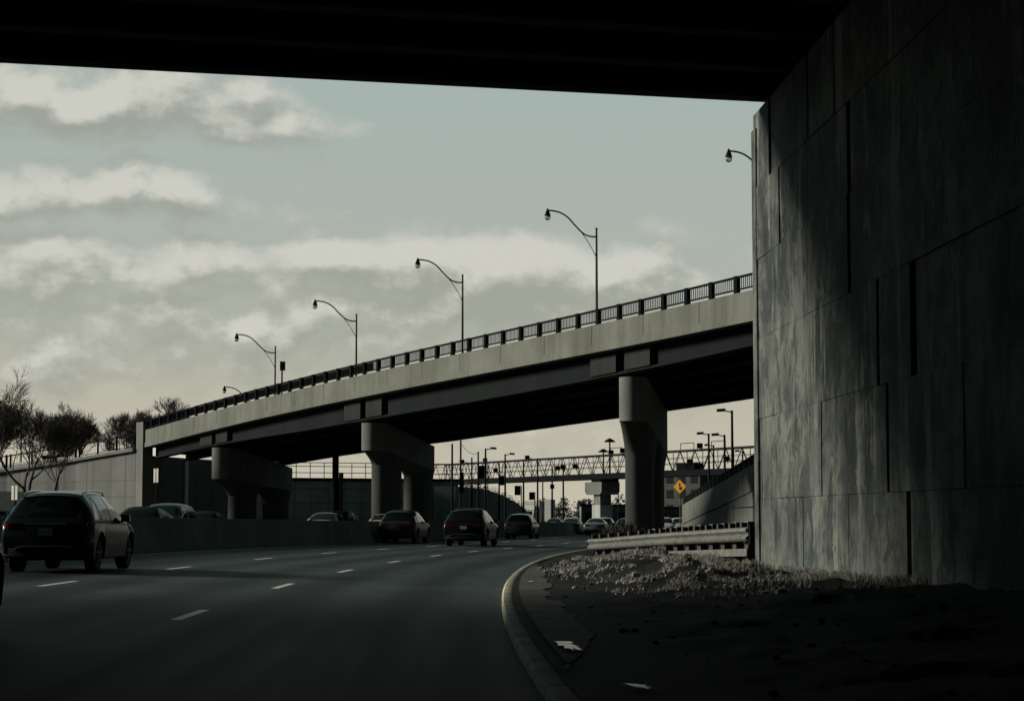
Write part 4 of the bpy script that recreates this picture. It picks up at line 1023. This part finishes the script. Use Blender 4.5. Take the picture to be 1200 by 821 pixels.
PL = [(530,520,190,'utility pole nearest the middle pier, plain and tall'),(540,516,205,'utility pole with a dark equipment box near its middle'),(560.5,529,220,'slim utility pole carrying the sagging wire'),(553,536,235,'short utility pole with a crossbar beneath the wire'),(585,541,250,'thin pole left of the second box headed lamp'),(630,537,230,'thin pole rising above the white lorry'),(636,560,300,'thin low pole above the white trailer'),(647,546,240,'thin pole midway between lorry and tee pier'),(660,545,235,'thin pole just left of the tee pier'),(701,560,280,'thin pole just right of the tee pier')]
for i, (u, v, y, lab) in enumerate(PL):
    x, y, z = at(u, v, y); z0 = gz(x, y)-.2; e = empty('utility_pole', (x, y, z0), 0, lab, 'pole', 'thin poles beyond the overpass')
    b = MB(); b.tube([(0,0,-.3),(0,0,z-z0)], [.13,.09], 7); b.build('pole', M['pole_dark'], e, smooth=50)
    if i == 1: b = MB(); b.box((.1,-.1,z-z0-4.2), (.42,.4,2.0)); b.build('equipment_box', M['rail_dark'], e)
    if i == 3: b = MB(); b.bar((-1.6,0,z-z0-.4),(.1,0,z-z0-.7),.07,.07); b.build('crossbar', M['pole_dark'], e)
    if i in (4,7): b = MB(); b.box((0,-.1,z-z0-2.4),(.5,.3,.5)); b.build('equipment_box', M['rail_dark'], e)
p0 = Vector(at(541,521,205)); p1 = Vector(at(560.5,531,220)); b = MB(); b.tube([p0*(1-t)+p1*t - Vector((0,0,2.0*t*(1-t)*.8)) for t in np.linspace(0,1,9)], .025, 5); tag(b.build('sagging_wire', M['pole_dark']), 'thin wire sagging between two utility poles', 'wire')
SG = [(565.5,553,10,15,'dark signal box beside the farthest left street lamp'),(588,563,7,11,'dark signal box beneath the truss left of the lorry'),(606.5,574.5,7,11,'dark signal box above the left corner of the white lorry'),(623,581,6,9,'lowest dark signal box right above the white lorry'),(720.5,566.5,6,10,'signal box hanging left of the guardrail pier')]
for u, v, w_, h_, lab in SG:
    y = 226; x, y, z = at(u, v, y); s_ = y/2400; z0 = gz(x, y)-.2; e = empty('signal_box', (x, y, z0), 0, lab, 'signal', 'signal boxes beyond the overpass')
    b = MB(); b.box((0,0,z-z0), (w_*s_,.35,h_*s_)); o = b.build('housing', M['rail_dark'], e)
    for q in (-1,0,1): b = MB(); b.tube([(0,-.175,z-z0+q*h_*s_*.3),(0,-.24,z-z0+q*h_*s_*.3)], w_*s_*.22, 10); b.build('lens', M['pole_dark'], o)
    b = MB(); b.tube([(w_*s_*.62,.1,-.3),(w_*s_*.62,.1,z-z0+h_*s_*.5)], .06, 6); b.bar((0,.1,z-z0),(w_*s_*.62,.1,z-z0),.06,.06); b.build('pole', M['pole_dark'], e)
x, y, z = at(393.5, 525, 152); e = empty('sign_post', (x, y, gz(x,y)-.1), 0, 'dark upright post reaching from the barrier to the overpass underside', 'pole')
b = MB(); b.tube([(0,0,-.2),(0,0,z-gz(x,y))], .24, 10); b.build('shaft', M['rail_dark'], e, smooth=50)
b = MB(); b.box((.42,0,2.4), (.34,.1,4.4)); b.build('side_plate', M['pole'], e)

# apartment block, far low buildings
def building(name, label, x, y, w_, d_, h_, floors, cols, m, rz=0, roof=True):
    e = empty(name, (x, y, -1.5), rz, label, 'building')
    b = MB(); b.box((0,0,h_/2), (w_,d_,h_)); b.build('wall', m, e)
    b = MB(); b.box((0,0,h_+.15), (w_+.4,d_+.4,.3)); b.box((w_*.2,0,h_+1.1), (w_*.25,d_*.4,1.6)); b.build('roof', M['girder'], e)
    for i in range(floors):
        for k_ in range(cols):
            cx = -w_/2 + w_*(k_+.5)/cols; zz = h_*(i+.5)/floors + .1
            b = MB(); b.box((cx, -d_/2-.02, zz), (w_/cols*.55, .06, h_/floors*.5)); wn = b.build('window', M['girder_plate'], e)
            b = MB(); b.box((cx, -d_/2-.06, zz-h_/floors*.27), (w_/cols*.62, .12, .1)); b.build('sill', M['girder_plate'], wn)
    return e
building('apartment_block', 'grey brown block of flats behind the yellow diamond sign', 33.5, 420, 16, 12, 12.0, 4, 6, M['brick'], -.5)
building('apartment_block', 'low grey building far behind the ramp wall', 52, 400, 14, 12, 9.0, 3, 5, M['brick'])
building('warehouse', 'long low pale roof far behind the white wagon', 17.5, 330, 13, 8, 4.6, 1, 5, M['retain'])
building('warehouse', 'pale low shed right of the guardrail pier under the sign', 27.0, 330, 8, 8, 4.2, 1, 4, M['retain'])
building('brick_house', 'small dark brown house behind the bare tree on the left', -63, 285, 3.6, 5, 11.0, 3, 2, M['brick'])

# ------------------------------------------------------------------ trees
def bare_tree(name, label, x, y, z0, h, seed, spread=1.0, lv=6, group='bare trees by the ramp', trunkr=.19):
    rg_ = random.Random(seed); e = empty(name, (x, y, z0), 0, label, 'tree', group); tr = MB(); cr = MB()
    def grow(p, d, L, r_, lev, mb):
        n = 4 if lev > 2 else 3; pts = [p]; q = p; dd = d.copy()
        for i in range(n):
            dd = (dd + Vector((rg_.gauss(0,.14), rg_.gauss(0,.14), rg_.gauss(0,.10) + .09))).normalized(); q = q + dd*(L/n); pts.append(q)
        rad = [r_*(1-.45*i/n) for i in range(n+1)]
        mb.tube(pts, rad, 7 if lev == lv else (5 if lev > 3 else 3), cap=False)
        if lev == 0: return
        nb = rg_.choice((3,4)) if lev > 2 else rg_.choice((5,6))
        for k_ in range(nb):
            f = rg_.uniform(.35, 1) if k_ else 1; i = min(int(f*n), n-1); pp = pts[i]*(1-(f*n-i)) + pts[i+1]*(f*n-i) if f < 1 else pts[-1]
            ax = Vector((rg_.gauss(0,1), rg_.gauss(0,1), rg_.gauss(0,.5))); ax = (ax - dd*ax.dot(dd)); ax.normalize()
            nd_ = (dd + ax*rg_.uniform(.45,.95)*spread + Vector((0,0,.22))).normalized()
            grow(pp, nd_, L*rg_.uniform(.58,.80), max(r_*rg_.uniform(.42,.58), .0135), lev-1, cr)
    for k_ in range(1 if spread < 1.05 else 2):
        d0 = Vector((rg_.gauss(0,.1) + (.18 if k_ else -.06), rg_.gauss(0,.08), 1)).normalized()
        grow(Vector((k_*.5,0,-.3)), d0, h*.32, trunkr*(1 if k_ == 0 else .7), lv, tr)
    tr.build('trunk', M['bark'], e, smooth=60); cr.build('crown', M['twig'], e, smooth=60); return e
bare_tree('bare_tree', 'dark bare tree with dense twigs standing before the light retaining wall', -36.2, 156.5, gz(-36.2,156.5)-.3, 13.2, 5, 1.25, trunkr=.24)
BT = [(-44,206,4.5,6.6,'bare tree behind the ramp fence next to the twiggy front tree'),(-52,205,4.2,8.2,'bare tree crown at the far left picture edge'),(-38.5,214,5.0,6.8,'bare rounded tree midway between the front tree and overpass'),(-34.6,212,5.6,6.6,'bare tree with an upright tip close to the overpass end'),(-31.6,218,5.8,6.0,'bare tree crown showing just above the overpass end railing'),(-47.5,212,4.4,7.2,'bare tree behind the brown house on the ramp side'),(-41.2,220,4.6,7.4,'bare tree standing behind its lower neighbours left of the overpass end'),(-36.6,222,5.2,7.6,'tallest bare tree tip close behind the overpass end')]
for i, (x, y, z0, h, lab) in enumerate(BT): bare_tree('bare_tree', lab, x, y, z0, h*1.34, 30+i, 1.12, 6, trunkr=.17)
# far woods: one mass
b = MB(); rg_ = random.Random(2)
for k_ in range(230):
    x = rg_.uniform(-60, 150); y = rg_.uniform(640, 760); h = rg_.uniform(4.5, 8.5)*(1 + .25*math.sin(x*.06)); w_ = rg_.uniform(2.5, 5)
    for q in range(170):
        a = rg_.uniform(0, 2*PI); zz = rg_.random()**.8; rr = w_*math.sqrt(rg_.random())*(1-.55*zz); c = Vector((x+rr*math.cos(a), y+rr*math.sin(a), -1.8+zz*h)); s_ = rg_.uniform(.3,.75)
        b.add([c + Vector((rg_.uniform(-s_,s_), rg_.uniform(-s_,s_), rg_.uniform(-s_,s_))) for _ in range(3)], [(0,1,2)])
tag(b.build('far_woods', M['bluewood']), 'dark blue green woods along the far horizon', 'woods', kind='stuff')

# ------------------------------------------------------------------ sky, sun, camera
SUN_AZ, SUN_EL = math.radians(-83), math.radians(19)      # azimuth from +Y towards +X
world = bpy.data.worlds.new('World'); bpy.context.scene.world = world; world.use_nodes = True
nt = world.node_tree; bg = nt.nodes['Background']; bg.inputs[1].default_value = .1
sky = nt.nodes.new('ShaderNodeTexSky'); sky.sky_type = 'NISHITA'; sky.sun_disc = False; sky.sun_elevation = SUN_EL; sky.sun_rotation = SUN_AZ; sky.air_density = 1.2; sky.dust_density = 2.5
tc = nt.nodes.new('ShaderNodeTexCoord'); sp = nt.nodes.new('ShaderNodeSeparateXYZ'); nt.links.new(tc.outputs['Generated'], sp.inputs[0])
az = mth(nt, 'ARCTAN2', sp.outputs[0], sp.outputs[1]); el = mth(nt, 'ARCSINE', sp.outputs[2])
def cxyz(x, y, z=0.0):
    n_ = nt.nodes.new('ShaderNodeCombineXYZ')
    for i, q in enumerate((x, y, z)):
        if isinstance(q, (int, float)): n_.inputs[i].default_value = q
        else: nt.links.new(q, n_.inputs[i])
    return n_.outputs[0]
CLOUDS = [  # azimuth, elevation, half widths (degrees), amount: cloud banks in this stretch of sky
    (40,125,170,36,.62),(170,140,110,24,.5),(310,155,90,22,.55),(310,112,55,12,.42),(60,240,170,30,.6),(160,230,110,18,.4),(60,330,120,30,.5),(280,305,180,30,.55),(420,305,60,20,.4),(560,312,140,40,.62),(660,320,120,44,.5),(750,318,70,24,.5),(640,365,160,30,.3),(240,390,420,40,.55),(90,440,300,30,.3),
    (760,190,260,100,-.45),(560,200,170,70,-.35),(470,160,80,70,-.25),(430,110,60,20,-.2),(150,185,220,10,-.25),(330,225,140,26,-.3),(130,275,200,10,-.25)]
def density(du, dv):
    A = mth(nt, 'ADD', az, du); E_ = mth(nt, 'ADD', el, dv)
    co = cxyz(mth(nt, 'MULTIPLY', A, 10.0), mth(nt, 'MULTIPLY', E_, 14.5), 1.7)
    n1 = noise(nt, co, 2.6, 11, .58, .1)
    wn = nd(nt, 'ShaderNodeTexNoise', Scale=2.2, Detail=4.0); nt.links.new(co, wn.inputs[0]); ws = nt.nodes.new('ShaderNodeSeparateXYZ'); nt.links.new(wn.outputs[1], ws.inputs[0])
    A2 = mth(nt, 'ADD', A, mth(nt, 'MULTIPLY', mth(nt, 'SUBTRACT', ws.outputs[0], .5), .05)); E2 = mth(nt, 'ADD', E_, mth(nt, 'MULTIPLY', mth(nt, 'SUBTRACT', ws.outputs[1], .5), .022))
    tot = mth(nt, 'MULTIPLY_ADD', n1, 2.0, -.55)
    for u, v, ru, rv, am in CLOUDS:
        a0 = (u-600)/2400; e0 = (606-v)/2400
        x = mth(nt, 'MULTIPLY', mth(nt, 'SUBTRACT', A2, a0), 2400/ru); y = mth(nt, 'MULTIPLY', mth(nt, 'SUBTRACT', E2, e0), 2400/rv)
        r2 = mth(nt, 'ADD', mth(nt, 'MULTIPLY', x, x), mth(nt, 'MULTIPLY', y, y)); gss = mth(nt, 'POWER', 2.718, mth(nt, 'MULTIPLY', r2, -1.0))
        tot = mth(nt, 'MULTIPLY_ADD', gss, am, tot)
    return tot
D0 = density(0.0, 0.0); D1 = density(-.004, .011)
cov = nt.nodes.new('ShaderNodeMapRange'); cov.interpolation_type = 'SMOOTHSTEP'; cov.inputs[1].default_value = .34; cov.inputs[2].default_value = 1.10; nt.links.new(D0, cov.inputs[0]); cov = cov.outputs[0]
lit = nt.nodes.new('ShaderNodeMapRange'); lit.interpolation_type = 'SMOOTHSTEP'; lit.inputs[1].default_value = -.22; lit.inputs[2].default_value = .46; nt.links.new(mth(nt, 'SUBTRACT', D0, D1), lit.inputs[0]); lit = lit.outputs[0]
clear = mixc(nt, ramp(nt, el, .0, .10), (5.9,5.4,4.25), (4.5,4.55,3.85)); clear = mixc(nt, ramp(nt, el, .06, .20), clear, (3.9,4.6,4.3))
clear = mixc(nt, .06, clear, sky.outputs[0])
shade = mixc(nt, ramp(nt, el, .02, .2), (3.6,3.7,3.1), (3.4,3.6,3.15)); bright = (6.25,6.2,5.5)
cloud = mixc(nt, lit, shade, bright)
col = mixc(nt, mth(nt, 'MULTIPLY', cov, .92), clear, cloud)
# unseen sky overhead, right and behind dimmed and tinted to deepen the shade
def smooth(x, a, b, lo=0.0, hi=1.0):
    n_ = nt.nodes.new('ShaderNodeMapRange'); n_.interpolation_type = 'SMOOTHSTEP'; nt.links.new(x, n_.inputs[0])
    for i_, q in ((1,a),(2,b),(3,lo),(4,hi)): n_.inputs[i_].default_value = q
    return n_.outputs[0]
side = mth(nt, 'MULTIPLY', smooth(az, .26, .40, 1.0, .015), smooth(az, -1.15, -.50, .02, 1.0))
high = nt.nodes.new('ShaderNodeMapRange'); high.interpolation_type = 'SMOOTHSTEP'; nt.links.new(el, high.inputs[0])
for i_, q in ((1,.25),(2,.7),(3,1.0),(4,.16)): high.inputs[i_].default_value = q
outside = mth(nt, 'MAXIMUM', ramp(nt, el, .26, .45), ramp(nt, mth(nt, 'ABSOLUTE', az), .30, .6))
col = mixc(nt, outside, col, mixc(nt, 1.0, col, (.66,1.0,1.06), 'MULTIPLY'))
dim = mth(nt, 'MULTIPLY', side, high.outputs[0])
col = mixc(nt, dim, mixc(nt, .065, (0,0,0), (1.9,3.3,3.6)), col)
nt.links.new(col, bg.inputs[0])

sl = bpy.data.lights.new('sun', 'SUN'); sl.energy = 3.8; sl.angle = math.radians(13); sl.color = (1,.92,.77)
so = bpy.data.objects.new('sun', sl); C.objects.link(so)
dirv = Vector((math.sin(SUN_AZ)*math.cos(SUN_EL), math.cos(SUN_AZ)*math.cos(SUN_EL), math.sin(SUN_EL)))
so.rotation_euler = dirv.to_track_quat('Z', 'Y').to_euler()

cam = bpy.data.cameras.new('camera'); cam.lens = 72; cam.sensor_width = 36; cam.clip_end = 20000; cam.clip_start = .1
co = bpy.data.objects.new('camera', cam); C.objects.link(co); co.location = (0,0,1.3)
co.rotation_euler = (PI/2 + math.atan(195.5/2400), 0, 0)
S = bpy.context.scene; S.camera = co
S.view_settings.view_transform = 'Standard'; S.view_settings.look = 'None'; S.view_settings.exposure = 0; S.view_settings.gamma = 1; S.view_settings.use_curve_mapping = False
S.cycles.use_denoising = True; S.cycles.max_bounces = 6; S.cycles.diffuse_bounces = 1; S.cycles.glossy_bounces = 3
